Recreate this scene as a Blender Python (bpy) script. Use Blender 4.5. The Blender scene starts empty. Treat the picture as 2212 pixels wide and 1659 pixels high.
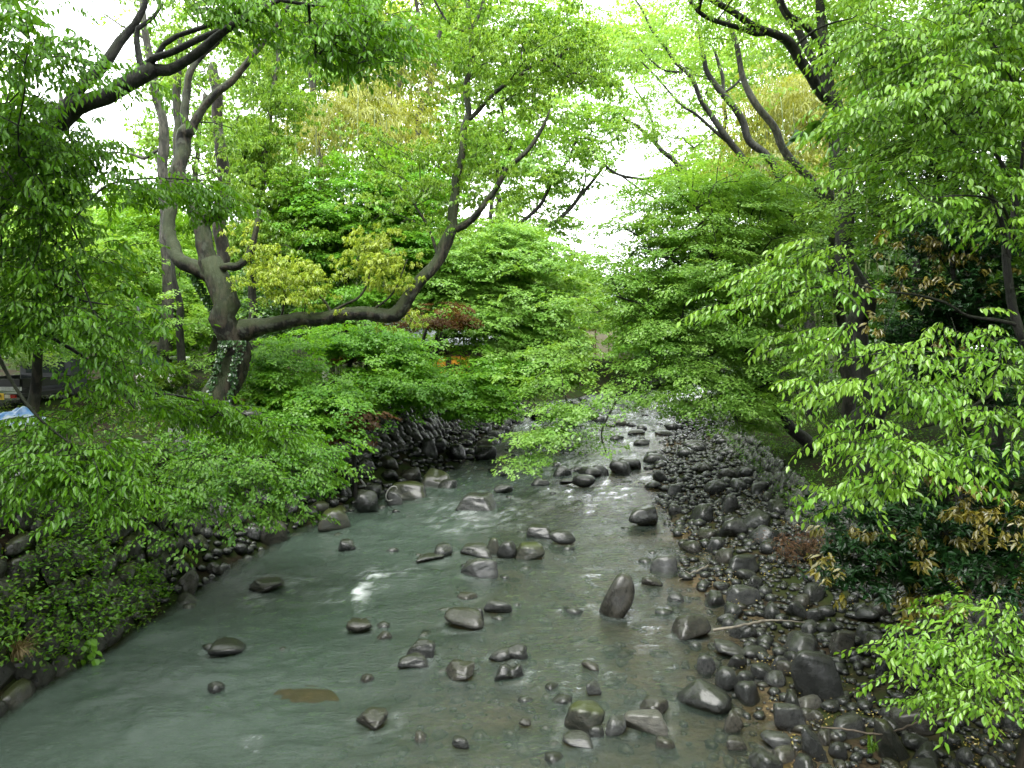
import bpy, bmesh, math
import numpy as np
from mathutils import Matrix, Vector

# ------------------------------------------------------------------ camera, sky, sun, exposure
S = bpy.context.scene
COL = S.collection
F = 759.0                                   # focal length in pixels of a 1024 wide picture
TH = math.atan((384 - 335) / F)             # the camera looks a little down
CAMZ = 4.5
cam_d = bpy.data.cameras.new('camera')
cam_d.sensor_width = 36.0
cam_d.lens = 36.0 * F / 1024.0
cam_d.clip_start = 0.1
cam_d.clip_end = 600.0
cam = bpy.data.objects.new('camera', cam_d)
cam.location = (0, 0, CAMZ)
cam.rotation_euler = (math.pi / 2 - TH, 0, 0)
COL.objects.link(cam)
S.camera = cam

SUN_EL, SUN_ROT = math.radians(62), math.radians(200)
SKY_STRENGTH, SUN_STRENGTH, EXPOSURE = 0.15, 1.2, 2.5
w = bpy.data.worlds.new('World')
S.world = w
w.use_nodes = True
nt = w.node_tree
for n in list(nt.nodes):
    nt.nodes.remove(n)
sky = nt.nodes.new('ShaderNodeTexSky')
sky.sky_type = 'NISHITA'
sky.sun_disc = False
sky.sun_elevation = SUN_EL
sky.sun_rotation = SUN_ROT
sky.air_density = 1.0
sky.dust_density = 1.0
sky.ozone_density = 1.0
hsv = nt.nodes.new('ShaderNodeHueSaturation')     # an overcast sky: nearly white
hsv.inputs['Saturation'].default_value = 0.12
bg = nt.nodes.new('ShaderNodeBackground')
bg.inputs['Strength'].default_value = SKY_STRENGTH
wo = nt.nodes.new('ShaderNodeOutputWorld')
nt.links.new(sky.outputs['Color'], hsv.inputs['Color'])
veil = nt.nodes.new('ShaderNodeMix')              # the cloud layer in front of the sky
veil.data_type = 'RGBA'
veil.inputs[0].default_value = 0.6
veil.inputs[7].default_value = (7.6, 7.9, 8.0, 1)
nt.links.new(hsv.outputs['Color'], veil.inputs[6])
nt.links.new(veil.outputs[2], bg.inputs['Color'])
nt.links.new(bg.outputs['Background'], wo.inputs['Surface'])
sun_d = bpy.data.lights.new('sun', 'SUN')
sun_d.energy = SUN_STRENGTH
sun_d.angle = math.radians(40)
sun_d.color = (1.0, 0.98, 0.94)
sun = bpy.data.objects.new('sun', sun_d)
_sd = Vector((math.sin(SUN_ROT) * math.cos(SUN_EL), math.cos(SUN_ROT) * math.cos(SUN_EL), math.sin(SUN_EL)))
sun.rotation_euler = _sd.to_track_quat('Z', 'Y').to_euler()
COL.objects.link(sun)
S.view_settings.view_transform = 'Standard'
S.view_settings.look = 'None'
S.view_settings.gamma = 1.0
S.view_settings.use_curve_mapping = False
S.view_settings.exposure = EXPOSURE
try:
    S.cycles.max_bounces = 10
    S.cycles.diffuse_bounces = 5
    S.cycles.transparent_max_bounces = 12
    S.cycles.sample_clamp_indirect = 8.0
    S.cycles.caustics_reflective = False
    S.cycles.caustics_refractive = False
except Exception:
    pass

# ------------------------------------------------------------------ helpers
PX = 2212.0 / 1024.0                        # measured on the photograph enlarged to 2212 px width
ct, st_ = math.cos(TH), math.sin(TH)


def ray(px, py):
    u = (px / PX - 512) / F
    v = (384 - py / PX) / F
    return np.array([u, ct + v * st_, -st_ + v * ct])


def P(px, py, d):
    r = ray(px, py)
    return np.array([0, 0, CAMZ]) + r * (d / r[1])


def G(px, py, z=0.0):
    r = ray(px, py)
    return np.array([0, 0, CAMZ]) + r * ((z - CAMZ) / r[2])


def m_of(px, d):                            # photo pixels to metres at a distance
    return px / PX / F * d


def proj(p):                                # world points to 1024 px picture
    q = p - np.array([0, 0, CAMZ])
    zc = q[:, 1] * ct - q[:, 2] * st_
    yc = q[:, 1] * st_ + q[:, 2] * ct
    zc = np.maximum(zc, 1e-3)
    return 512 + F * q[:, 0] / zc, 384 - F * yc / zc, zc


def vnoise(p, seed=0):
    p = np.asarray(p, dtype=np.float64)
    i = np.floor(p).astype(np.int64)
    f = p - i
    f = f * f * (3 - 2 * f)

    def h(a, b, c):
        n = (a * 374761393 + b * 668265263 + c * 2147483647 + seed * 1274126177) & 0x7fffffff
        n = ((n ^ (n >> 13)) * 1274126177) & 0x7fffffff
        n = n ^ (n >> 16)
        return (n & 0xffff) / 32767.5 - 1.0
    out = 0
    for dx in (0, 1):
        for dy in (0, 1):
            for dz in (0, 1):
                wgt = (f[:, 0] if dx else 1 - f[:, 0]) * (f[:, 1] if dy else 1 - f[:, 1]) * (f[:, 2] if dz else 1 - f[:, 2])
                out = out + wgt * h(i[:, 0] + dx, i[:, 1] + dy, i[:, 2] + dz)
    return out


def fbm(p, seed=0, o=3):
    p = np.asarray(p, dtype=np.float64)
    a, s, t = 1.0, 0, 0
    for k in range(o):
        s = s + a * vnoise(p * (2.03 ** k), seed + k)
        t += a
        a *= 0.5
    return s / t


def xy(x, y, s=1.0, z=0.0):
    x = np.asarray(x, float).ravel()
    y = np.asarray(y, float).ravel()
    return np.stack([x * s, y * s, np.full_like(x, z)], 1)


class MB:
    def __init__(s):
        s.v, s.f, s.n, s.at = [], [], 0, {}

    def add(s, v, faces, mi=0, **att):
        v = np.asarray(v, float).reshape(-1, 3)
        for fc in (faces if isinstance(faces, list) else [faces]):
            s.f.append((np.asarray(fc, np.int64) + s.n, mi))
        s.v.append(v)
        s.n += len(v)
        for k, a in att.items():
            s.at.setdefault(k, []).append((s.n - len(v), np.broadcast_to(np.asarray(a, float), (len(v),))))

    def mesh(s, name, mats, smooth=False, origin=(0, 0, 0)):
        me = bpy.data.meshes.new(name)
        if not s.v:
            return me
        v = np.concatenate(s.v) - np.asarray(origin, float)
        tot = [np.full(len(f), f.shape[1], np.int32) for f, _ in s.f]
        mi = np.concatenate([np.full(len(f), m, np.int32) for f, m in s.f])
        li = np.concatenate([f.ravel() for f, _ in s.f]).astype(np.int32)
        tot = np.concatenate(tot)
        start = np.concatenate([[0], np.cumsum(tot)[:-1]]).astype(np.int32)
        me.vertices.add(len(v))
        me.vertices.foreach_set('co', v.astype(np.float32).ravel())
        me.loops.add(len(li))
        me.loops.foreach_set('vertex_index', li)
        me.polygons.add(len(tot))
        me.polygons.foreach_set('loop_start', start)
        me.polygons.foreach_set('material_index', mi)
        me.polygons.foreach_set('use_smooth', np.full(len(tot), smooth, bool))
        for k, lst in s.at.items():
            arr = np.full(len(v), 0.5, np.float32)
            for o, a in lst:
                arr[o:o + len(a)] = a
            me.attributes.new(k, 'FLOAT', 'POINT').data.foreach_set('value', arr)
        me.update(calc_edges=True)
        for m in (mats if isinstance(mats, (list, tuple)) else [mats]):
            me.materials.append(m)
        return me

    def build(s, name, mats, parent=None, smooth=False, origin=(0, 0, 0)):
        o = bpy.data.objects.new(name, s.mesh(name, mats, smooth, origin))
        COL.objects.link(o)
        if parent is not None:
            o.parent = parent
        else:
            o.location = origin
        return o


def tag(o, label=None, cat=None, group=None, kind=None):
    for k, v in (('label', label), ('category', cat), ('group', group), ('kind', kind)):
        if v:
            o[k] = v
    return o


def thing(name, label, cat, loc, group=None):
    o = bpy.data.objects.new(name, None)
    o.empty_display_size = 0.2
    o.location = tuple(loc)
    COL.objects.link(o)
    return tag(o, label, cat, group)


def link_obj(name, me, parent=None, mat=None, loc=None):
    o = bpy.data.objects.new(name, me)
    COL.objects.link(o)
    if parent is not None:
        o.parent = parent
    if mat is not None:
        o.matrix_basis = mat
    if loc is not None:
        o.location = loc
    return o


def crom(pts, rad, step):
    pts = np.asarray(pts, float)
    rad = np.asarray(rad, float)
    n = len(pts)
    if n < 2:
        return pts, rad
    ext = np.vstack([2 * pts[0] - pts[1], pts, 2 * pts[-1] - pts[-2]])
    op, orad = [], []
    for i in range(n - 1):
        p0, p1, p2, p3 = ext[i:i + 4]
        k = max(1, int(np.linalg.norm(p2 - p1) / step))
        t = (np.arange(k) / k)[:, None]
        op.append(0.5 * ((2 * p1) + (-p0 + p2) * t + (2 * p0 - 5 * p1 + 4 * p2 - p3) * t ** 2 + (-p0 + 3 * p1 - 3 * p2 + p3) * t ** 3))
        orad.append(rad[i] + (rad[i + 1] - rad[i]) * t[:, 0])
    op.append(pts[-1:])
    orad.append(rad[-1:])
    return np.vstack(op), np.concatenate(orad)


def tube(mb, pts, rad, sides=6, mi=0, lump=0.0, seed=0, cap=True, **att):
    pts = np.asarray(pts, float)
    rad = np.asarray(rad, float)
    n = len(pts)
    if n < 2:
        return
    tan = np.gradient(pts, axis=0)
    tan /= np.linalg.norm(tan, axis=1)[:, None] + 1e-9
    ref = np.array([0, 0, 1.0]) if abs(tan[0][2]) < 0.9 else np.array([1.0, 0, 0])
    a = np.cross(tan[0], ref)
    a /= np.linalg.norm(a)
    A = [a]
    for i in range(1, n):
        a = A[-1] - tan[i] * np.dot(A[-1], tan[i])
        a /= np.linalg.norm(a) + 1e-9
        A.append(a)
    A = np.array(A)
    B = np.cross(tan, A)
    ang = np.arange(sides) / sides * 2 * math.pi
    ring = A[:, None, :] * np.cos(ang)[None, :, None] + B[:, None, :] * np.sin(ang)[None, :, None]
    r = np.repeat(rad[:, None], sides, 1)
    if lump:
        q = (pts[:, None, :] + ring * rad[:, None, None]).reshape(-1, 3)
        k = 1.2 / max(rad.max(), 0.02)
        r = r * (1 + lump * fbm(q * k * np.array([1, 1, .45]), seed, 3).reshape(n, sides) + 0.5 * lump * vnoise(q * k * 4 * np.array([1, 1, .3]), seed + 9).reshape(n, sides))
    v = (pts[:, None, :] + ring * r[:, :, None]).reshape(-1, 3)
    i = np.arange(n - 1)[:, None] * sides
    j = np.arange(sides)[None, :]
    j2 = (j + 1) % sides
    f = np.stack([i + j, i + j2, i + sides + j2, i + sides + j], -1).reshape(-1, 4)
    fl = [f]
    if cap:
        v = np.vstack([v, pts[-1] + tan[-1] * rad[-1] * 0.5])
        k = (n - 1) * sides
        fl.append(np.stack([k + np.arange(sides), k + (np.arange(sides) + 1) % sides, np.full(sides, n * sides)], 1))
    mb.add(v, fl, mi, **att)


def box(mb, c, s, mi=0, rot=0.0, **att):
    x, y, z = np.asarray(s) / 2
    v = np.array([(a * x, b * y, e * z) for e in (-1, 1) for b in (-1, 1) for a in (-1, 1)])
    if rot:
        cr, sr = math.cos(rot), math.sin(rot)
        v = np.stack([v[:, 0] * cr - v[:, 1] * sr, v[:, 0] * sr + v[:, 1] * cr, v[:, 2]], 1)
    mb.add(v + np.asarray(c), np.array([(0, 2, 3, 1), (4, 5, 7, 6), (0, 1, 5, 4), (2, 6, 7, 3), (0, 4, 6, 2), (1, 3, 7, 5)]), mi, **att)


# ------------------------------------------------------------------ materials
def mat(name):
    m = bpy.data.materials.new(name)
    m.use_nodes = True
    t = m.node_tree
    for n in list(t.nodes):
        t.nodes.remove(n)
    o = t.nodes.new('ShaderNodeOutputMaterial')
    return m, t, o


def N(t, typ, **kw):
    n = t.nodes.new(typ)
    for k, v in kw.items():
        if k in n.inputs:
            n.inputs[k].default_value = v
        else:
            setattr(n, k, v)
    return n


def rgb(t, a, b, fac):
    m = N(t, 'ShaderNodeMix', data_type='RGBA')
    for i, v in ((6, a), (7, b)):
        if isinstance(v, tuple):
            m.inputs[i].default_value = (*v, 1)
        else:
            t.links.new(v, m.inputs[i])
    if isinstance(fac, float):
        m.inputs[0].default_value = fac
    else:
        t.links.new(fac, m.inputs[0])
    return m.outputs[2]


def ramp(t, src, a, b):
    r = N(t, 'ShaderNodeMapRange')
    r.inputs['From Min'].default_value = a
    r.inputs['From Max'].default_value = b
    r.interpolation_type = 'SMOOTHSTEP'
    t.links.new(src, r.inputs['Value'])
    return r.outputs['Result']


def noise(t, scale, detail=4.0, vec=None, rough=0.55):
    n = N(t, 'ShaderNodeTexNoise')
    n.inputs['Scale'].default_value = scale
    n.inputs['Detail'].default_value = detail
    n.inputs['Roughness'].default_value = rough
    if vec is not None:
        t.links.new(vec, n.inputs['Vector'])
    return n.outputs['Fac']


def leaf_mat(name, c1, c2, trans=0.45, gloss=0.05, grough=0.38, back=None):
    m, t, o = mat(name)
    a = N(t, 'ShaderNodeAttribute', attribute_name='tint')
    c = rgb(t, c1, c2, a.outputs['Fac'])
    d = N(t, 'ShaderNodeBsdfDiffuse')
    t.links.new(c, d.inputs['Color'])
    tr = N(t, 'ShaderNodeBsdfTranslucent')
    mul = N(t, 'ShaderNodeMix', data_type='RGBA', blend_type='MULTIPLY')
    mul.inputs[0].default_value = 1.0
    t.links.new(c, mul.inputs[6])
    mul.inputs[7].default_value = (1.25, 1.15, 0.6, 1)
    t.links.new(mul.outputs[2], tr.inputs['Color'])
    mx = N(t, 'ShaderNodeMixShader')
    mx.inputs[0].default_value = trans
    t.links.new(d.outputs[0], mx.inputs[1])
    t.links.new(tr.outputs[0], mx.inputs[2])
    g = N(t, 'ShaderNodeBsdfGlossy')
    g.inputs['Roughness'].default_value = grough
    g.inputs['Color'].default_value = (1, 1, 1, 1)
    mx2 = N(t, 'ShaderNodeMixShader')
    mx2.inputs[0].default_value = gloss
    t.links.new(mx.outputs[0], mx2.inputs[1])
    t.links.new(g.outputs[0], mx2.inputs[2])
    t.links.new(mx2.outputs[0], o.inputs['Surface'])
    return m


def bark_mat(name, dark, light, moss=0.5, lichen=0.3):
    m, t, o = mat(name)
    tc = N(t, 'ShaderNodeTexCoord')
    mp = N(t, 'ShaderNodeMapping')
    mp.inputs['Scale'].default_value = (1, 1, 0.3)
    t.links.new(tc.outputs['Object'], mp.inputs['Vector'])
    n1 = noise(t, 6.0, 7.0, mp.outputs['Vector'], 0.7)
    c = rgb(t, dark, light, ramp(t, n1, 0.46, 0.58))
    n3 = noise(t, 5.0, 3.0, tc.outputs['Object'])
    c = rgb(t, c, (0.06, 0.065, 0.048), _mulv(t, ramp(t, n3, 0.53, 0.62), lichen))
    ge = N(t, 'ShaderNodeNewGeometry')
    sp = N(t, 'ShaderNodeSeparateXYZ')
    t.links.new(ge.outputs['Normal'], sp.inputs[0])
    n2 = noise(t, 2.2, 4.0, tc.outputs['Object'])
    ad = N(t, 'ShaderNodeMath', operation='ADD')
    t.links.new(sp.outputs['Z'], ad.inputs[0])
    t.links.new(n2, ad.inputs[1])
    c = rgb(t, c, (0.020, 0.033, 0.004), _mulv(t, ramp(t, ad.outputs[0], 0.35, 0.85), moss))
    b = N(t, 'ShaderNodeBsdfPrincipled')
    b.inputs['Roughness'].default_value = 0.7
    b.inputs['Specular IOR Level'].default_value = 0.35
    t.links.new(c, b.inputs['Base Color'])
    bp = N(t, 'ShaderNodeBump')
    bp.inputs['Strength'].default_value = 1.0
    bp.inputs['Distance'].default_value = 0.07
    t.links.new(n1, bp.inputs['Height'])
    t.links.new(bp.outputs[0], b.inputs['Normal'])
    t.links.new(b.outputs[0], o.inputs['Surface'])
    return m


def _mulv(t, s, k):
    m = N(t, 'ShaderNodeMath', operation='MULTIPLY')
    t.links.new(s, m.inputs[0])
    m.inputs[1].default_value = k
    return m.outputs[0]


def rock_mat(name, a, b, moss=0.3, rough=0.32, speck=0.2):
    m, t, o = mat(name)
    oi = N(t, 'ShaderNodeObjectInfo')
    tc = N(t, 'ShaderNodeTexCoord')
    ad = N(t, 'ShaderNodeVectorMath', operation='ADD')
    t.links.new(tc.outputs['Object'], ad.inputs[0])
    t.links.new(oi.outputs['Location'], ad.inputs[1])
    n1 = noise(t, 2.6, 5.0, ad.outputs[0], 0.6)
    c = rgb(t, a, b, ramp(t, n1, 0.3, 0.72))
    n2 = noise(t, 38.0, 3.0, ad.outputs[0], 0.7)
    c = rgb(t, c, (0.15, 0.145, 0.125), _mulv(t, ramp(t, n2, 0.6, 0.75), speck))
    hs = N(t, 'ShaderNodeHueSaturation')
    mr = N(t, 'ShaderNodeMapRange')
    mr.inputs['To Min'].default_value = 0.6
    mr.inputs['To Max'].default_value = 1.3
    t.links.new(oi.outputs['Random'], mr.inputs['Value'])
    t.links.new(mr.outputs['Result'], hs.inputs['Value'])
    t.links.new(c, hs.inputs['Color'])
    c = hs.outputs['Color']
    ge = N(t, 'ShaderNodeNewGeometry')
    sp = N(t, 'ShaderNodeSeparateXYZ')
    t.links.new(ge.outputs['Normal'], sp.inputs[0])
    n3 = noise(t, 3.5, 5.0, ad.outputs[0], 0.65)
    am = N(t, 'ShaderNodeMath', operation='ADD')
    t.links.new(sp.outputs['Z'], am.inputs[0])
    t.links.new(n3, am.inputs[1])
    c = rgb(t, c, (0.036, 0.046, 0.009), _mulv(t, ramp(t, am.outputs[0], 0.85, 1.45), moss))
    p = N(t, 'ShaderNodeBsdfPrincipled')
    t.links.new(c, p.inputs['Base Color'])
    rr = N(t, 'ShaderNodeMapRange')
    rr.inputs['To Min'].default_value = rough - 0.22
    rr.inputs['To Max'].default_value = rough - 0.02
    t.links.new(n1, rr.inputs['Value'])
    t.links.new(rr.outputs['Result'], p.inputs['Roughness'])
    p.inputs['Specular IOR Level'].default_value = 0.25
    p.inputs['Coat Weight'].default_value = 0.5
    p.inputs['Coat Roughness'].default_value = 0.2
    cb = N(t, 'ShaderNodeBump')
    cb.inputs['Strength'].default_value = 0.25
    cb.inputs['Distance'].default_value = 0.03
    t.links.new(n1, cb.inputs['Height'])
    t.links.new(cb.outputs[0], p.inputs['Coat Normal'])
    bp = N(t, 'ShaderNodeBump')
    bp.inputs['Strength'].default_value = 0.8
    bp.inputs['Distance'].default_value = 0.045
    n4 = noise(t, 9.0, 8.0, ad.outputs[0], 0.72)
    t.links.new(n4, bp.inputs['Height'])
    t.links.new(bp.outputs[0], p.inputs['Normal'])
    t.links.new(p.outputs[0], o.inputs['Surface'])
    return m


def plain(name, c, rough=0.6, metal=0.0, var=0.25, scale=8.0, emit=0.0):
    m, t, o = mat(name)
    tc = N(t, 'ShaderNodeTexCoord')
    n1 = noise(t, scale, 5.0, tc.outputs['Object'])
    k = rgb(t, tuple(x * (1 - var) for x in c), tuple(min(1, x * (1 + var)) for x in c), ramp(t, n1, 0.3, 0.7))
    p = N(t, 'ShaderNodeBsdfPrincipled')
    t.links.new(k, p.inputs['Base Color'])
    p.inputs['Roughness'].default_value = rough
    p.inputs['Metallic'].default_value = metal
    if emit:
        p.inputs['Emission Color'].default_value = (*c, 1)
        p.inputs['Emission Strength'].default_value = emit
    t.links.new(p.outputs[0], o.inputs['Surface'])
    return m


M = {}
M['zelk'] = leaf_mat('leaf_fresh_green', (0.1, 0.25, 0.013), (0.21, 0.385, 0.038), 0.45, 0.03, 0.35)
M['zelk_dark'] = leaf_mat('leaf_mid_green', (0.058, 0.175, 0.004), (0.115, 0.27, 0.01), 0.45, 0.025, 0.4)
M['maple'] = leaf_mat('leaf_maple_green', (0.125, 0.28, 0.034), (0.235, 0.41, 0.075), 0.5, 0.03, 0.4)
M['maple_left'] = leaf_mat('leaf_maple_deep', (0.075, 0.225, 0.013), (0.17, 0.36, 0.03), 0.5, 0.025, 0.4)
M['maple_pale'] = leaf_mat('leaf_maple_pale', (0.2, 0.38, 0.05), (0.33, 0.5, 0.11), 0.5, 0.03, 0.4)
M['camphor'] = leaf_mat('leaf_camphor', (0.125, 0.265, 0.022), (0.25, 0.4, 0.055), 0.5, 0.03, 0.35)
M['camphor_new'] = leaf_mat('leaf_camphor_new', (0.24, 0.36, 0.03), (0.4, 0.49, 0.08), 0.5, 0.03, 0.35)
M['forest'] = leaf_mat('leaf_forest', (0.13, 0.29, 0.03), (0.26, 0.42, 0.075), 0.5, 0.03, 0.4)
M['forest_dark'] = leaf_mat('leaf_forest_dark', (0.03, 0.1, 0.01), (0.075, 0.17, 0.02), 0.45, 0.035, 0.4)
M['gold'] = leaf_mat('leaf_bamboo_gold', (0.17, 0.21, 0.028), (0.31, 0.33, 0.055), 0.5, 0.03, 0.4)
M['evergreen'] = leaf_mat('leaf_evergreen', (0.008, 0.033, 0.008), (0.022, 0.066, 0.016), 0.15, 0.03, 0.28)
M['olive'] = leaf_mat('leaf_olive', (0.14, 0.13, 0.012), (0.26, 0.22, 0.03), 0.4, 0.06, 0.35)
M['red'] = leaf_mat('leaf_red', (0.06, 0.034, 0.015), (0.12, 0.062, 0.022), 0.45, 0.01, 0.4)
M['rust'] = leaf_mat('leaf_rust', (0.085, 0.042, 0.018), (0.16, 0.085, 0.04), 0.3, 0.02, 0.6)
M['grass'] = leaf_mat('grass_blade', (0.06, 0.11, 0.015), (0.17, 0.21, 0.03), 0.4, 0.03, 0.5)
M['straw'] = leaf_mat('dry_grass', (0.16, 0.12, 0.05), (0.32, 0.25, 0.12), 0.35, 0.03, 0.5)
M['herb'] = leaf_mat('herb_leaf', (0.045, 0.12, 0.008), (0.11, 0.2, 0.016), 0.4, 0.02, 0.45)
M['ivy'] = leaf_mat('ivy_leaf', (0.012, 0.045, 0.012), (0.045, 0.1, 0.025), 0.2, 0.035, 0.28)
M['blossom'] = leaf_mat('white_blossom', (0.55, 0.58, 0.55), (0.75, 0.78, 0.72), 0.3, 0.05, 0.4)
M['litter'] = leaf_mat('leaf_litter', (0.10, 0.06, 0.02), (0.34, 0.28, 0.05), 0.2, 0.05, 0.4)
M['bark_moss'] = bark_mat('bark_mossy', (.0045, .004, .0028), (.042, .034, .022), 0.75, 0.7)
M['bark_dark'] = bark_mat('bark_dark', (0.006, 0.0055, 0.005), (0.022, 0.02, 0.017), 0.35, 0.2)
M['bark_grey'] = bark_mat('bark_grey', (0.024, 0.022, 0.018), (0.075, 0.068, 0.055), 0.4, 0.4)
M['bark_brown'] = bark_mat('bark_brown', (0.011, 0.009, 0.006), (0.038, 0.03, 0.02), 0.5, 0.25)
M['culm'] = plain('bamboo_culm', (0.13, 0.17, 0.06), 0.4, 0, 0.4, 3.0)
M['rock_dark'] = rock_mat('rock_dark', (.0055, .0065, .006), (.019, .021, .019), 0.3, 0.30, 0.15)
M['rock_grey'] = rock_mat('rock_grey', (0.016, 0.0175, 0.0175), (0.048, 0.05, 0.047), 0.35, 0.34, 0.3)
M['rock_brown'] = rock_mat('rock_brown', (0.013, 0.0125, 0.009), (0.04, 0.037, 0.028), 0.3, 0.36, 0.2)
M['rock_moss'] = rock_mat('rock_moss', (0.012, 0.017, 0.011), (0.045, 0.043, 0.03), 1.0, 0.45, 0.1)
M['rock_rust'] = rock_mat('rock_rust', (.03, .022, .009), (.07, .048, .017), 0.2, 0.3, 0.1)
M['rock_pale'] = rock_mat('rock_pale', (0.055, 0.054, 0.046), (0.12, 0.117, 0.098), 0.3, 0.42, 0.35)
M['wall_near'] = rock_mat('wall_stone_mossy', (0.011, 0.012, 0.009), (0.038, 0.037, 0.027), 0.9, 0.42, 0.1)
M['wall_far'] = rock_mat('wall_stone_grey', (0.045, 0.048, 0.045), (0.12, 0.12, 0.108), 0.35, 0.36, 0.2)

# ------------------------------------------------------------------ the river valley
YK = np.array([-20, 4, 8.7, 12, 16.9, 20, 26.7, 36, 50, 60, 70, 100, 160.])
XLK = np.array([-8.5, -6.5, -5.95, -5.5, -4.8, -3.9, -1.3, 0.2, 2.3, 8.0, 15.5, 41, 92])
XRK = np.array([3.0, 3.0, 3.2, 3.7, 4.1, 3.9, 5.3, 8.0, 11.2, 17.0, 24.5, 50, 101])
XWK = np.array([6.6, 6.5, 6.3, 6.2, 6.15, 6.7, 7.7, 9.5, 12.2, 18.0, 25.5, 51, 102])
YY = np.linspace(-20, 160, 1801)


def _smooth(a):
    b = np.interp(YY, YK, a)
    k = np.hanning(31)
    return np.convolve(np.pad(b, 15, 'edge'), k / k.sum(), 'valid')


XLs, XRs, XWs = _smooth(XLK), _smooth(XRK), _smooth(XWK)
XL = lambda y: np.interp(y, YY, XLs)
XR = lambda y: np.interp(y, YY, XRs)
XW = lambda y: np.interp(y, YY, XWs)
TW = lambda y: np.interp(y, [11, 17, 60], [0.2, 1.5, 1.3])       # width of the boulder apron under the left wall
TZ = lambda y: np.interp(y, [11, 17, 60], [0.05, 0.75, 0.6])
LEAN = 0.85
LTOP = lambda y: np.interp(y, [0, 13, 30, 60, 100], [2.45, 2.5, 2.5, 2.3, 2.2])


def sstep(a, b, x):
    t = np.clip((x - a) / (b - a), 0, 1)
    return t * t * (3 - 2 * t)


def hz(x, y):
    x = np.asarray(x, float)
    y = np.asarray(y, float)
    sh = x.shape
    x, y = x.ravel(), y.ravel()
    xl, xr, xw = XL(y), XR(y), XW(y)
    n1 = fbm(xy(x, y, 0.9), 3, 3)
    n2 = fbm(xy(x, y, 3.1), 5, 2)
    # bed and gravel bar
    t = (x - xl) / np.maximum(xr - xl, 0.1)
    bed = -0.80 + 0.58 * sstep(0.2, 0.6, t) + 0.10 * sstep(0.6, 1.0, t)
    bar = np.interp((x - xr) / np.maximum(xw - xr, 0.1), [0, 0.25, 1.0], [0.0, 0.06, 0.32])
    h = np.where(x < xr, bed + 0.11 * sstep(0.85, 1, t), bar) + 0.09 * n1 * np.clip((t - 0.2) * 2, 0.2, 1) + 0.03 * n2
    # left bank
    s = xl - x
    tw, tz, lt = TW(y), TZ(y), LTOP(y)
    lb = np.where(s < tw, -0.35 + (tz + 0.35) * np.clip(s / tw, 0, 1), tz + (lt - tz) * np.clip((s - tw - 0.1) / LEAN, 0, 1))
    far = np.clip(s - tw - LEAN - 4, 0, None)
    lb = lb + 0.12 * n1 * sstep(tw + LEAN, tw + LEAN + 1, s) + 0.04 * n2 * (s > tw) + 0.035 * far + 0.0016 * far ** 2
    h = np.where(s > 0, np.maximum(lb, h - 0.4), h)
    # right bank
    s = x - xw
    rb = np.interp(s, [0, 0.15, 0.55, 3.5, 6.5], [0.3, 0.3, 1.15, 1.9, 2.3])
    far = np.clip(s - 6, 0, None)
    rb = rb + 0.12 * n1 * sstep(0.6, 1.5, s) + 0.04 * n2 + 0.05 * far + 0.002 * far ** 2
    h = np.where(s > 0, rb, h)
    return h.reshape(sh)


def gz(x, y):
    return float(hz(np.array([x]), np.array([y]))[0])


def grid_mesh(name, ys, os_, centre, zf, m, attrs=None, smooth=True):
    Y, O = np.meshgrid(ys, os_, indexing='ij')
    X = O + centre(Y)
    Z = zf(X, Y)
    v = np.stack([X, Y, Z], -1).reshape(-1, 3)
    ny, no = Y.shape
    i = np.arange(ny - 1)[:, None] * no + np.arange(no - 1)[None, :]
    f = np.stack([i, i + 1, i + no + 1, i + no], -1).reshape(-1, 4)
    mb = MB()
    at = attrs(X.ravel(), Y.ravel(), Z.ravel()) if attrs else {}
    mb.add(v, f, 0, **at)
    return mb.build(name, m, None, smooth)


CEN = lambda y: (XL(y) + XW(y)) / 2
oi_ = np.concatenate([-np.geomspace(8.5, 110, 34)[::-1], np.arange(-8.4, 8.45, 0.13), np.geomspace(8.5, 110, 34)])
yi_ = np.concatenate([np.linspace(-20, 4, 14), np.arange(4.4, 20, 0.2), np.geomspace(20, 160, 110)])

gm, t, o = mat('ground_soil')
ab = N(t, 'ShaderNodeAttribute', attribute_name='bank')
tc = N(t, 'ShaderNodeTexCoord')
n1 = noise(t, 1.1, 6.0, tc.outputs['Object'])
n2 = noise(t, 9.0, 5.0, tc.outputs['Object'], 0.7)
soil = rgb(t, (0.010, 0.0075, 0.0045), (0.028, 0.021, 0.012), ramp(t, n2, 0.35, 0.65))
soil = rgb(t, soil, (0.016, 0.028, 0.005), ramp(t, n1, 0.38, 0.55))
bedc = rgb(t, (0.03, 0.024, 0.014), (0.105, 0.078, 0.042), ramp(t, n2, 0.3, 0.7))
bedc = rgb(t, bedc, (0.04, 0.036, 0.018), ramp(t, n1, 0.4, 0.65))
c = rgb(t, bedc, soil, ab.outputs['Fac'])
p = N(t, 'ShaderNodeBsdfPrincipled')
p.inputs['Roughness'].default_value = 0.9
p.inputs['Specular IOR Level'].default_value = 0.08
t.links.new(c, p.inputs['Base Color'])
bp = N(t, 'ShaderNodeBump')
bp.inputs['Strength'].default_value = 0.7
bp.inputs['Distance'].default_value = 0.05
t.links.new(n2, bp.inputs['Height'])
t.links.new(bp.outputs[0], p.inputs['Normal'])
t.links.new(p.outputs[0], o.inputs['Surface'])


def g_attr(x, y, z):
    b = np.maximum(sstep(-0.1, 0.25, XL(y) - x), np.maximum(0.75 * sstep(0.0, 0.5, x - XR(y)), sstep(-0.6, 0.2, x - XW(y))))
    return {'bank': b}


tag(grid_mesh('ground', yi_, oi_, CEN, hz, gm, g_attr), kind='structure')

# ------------------------------------------------------------------ rocks
_ICO = {}


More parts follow.
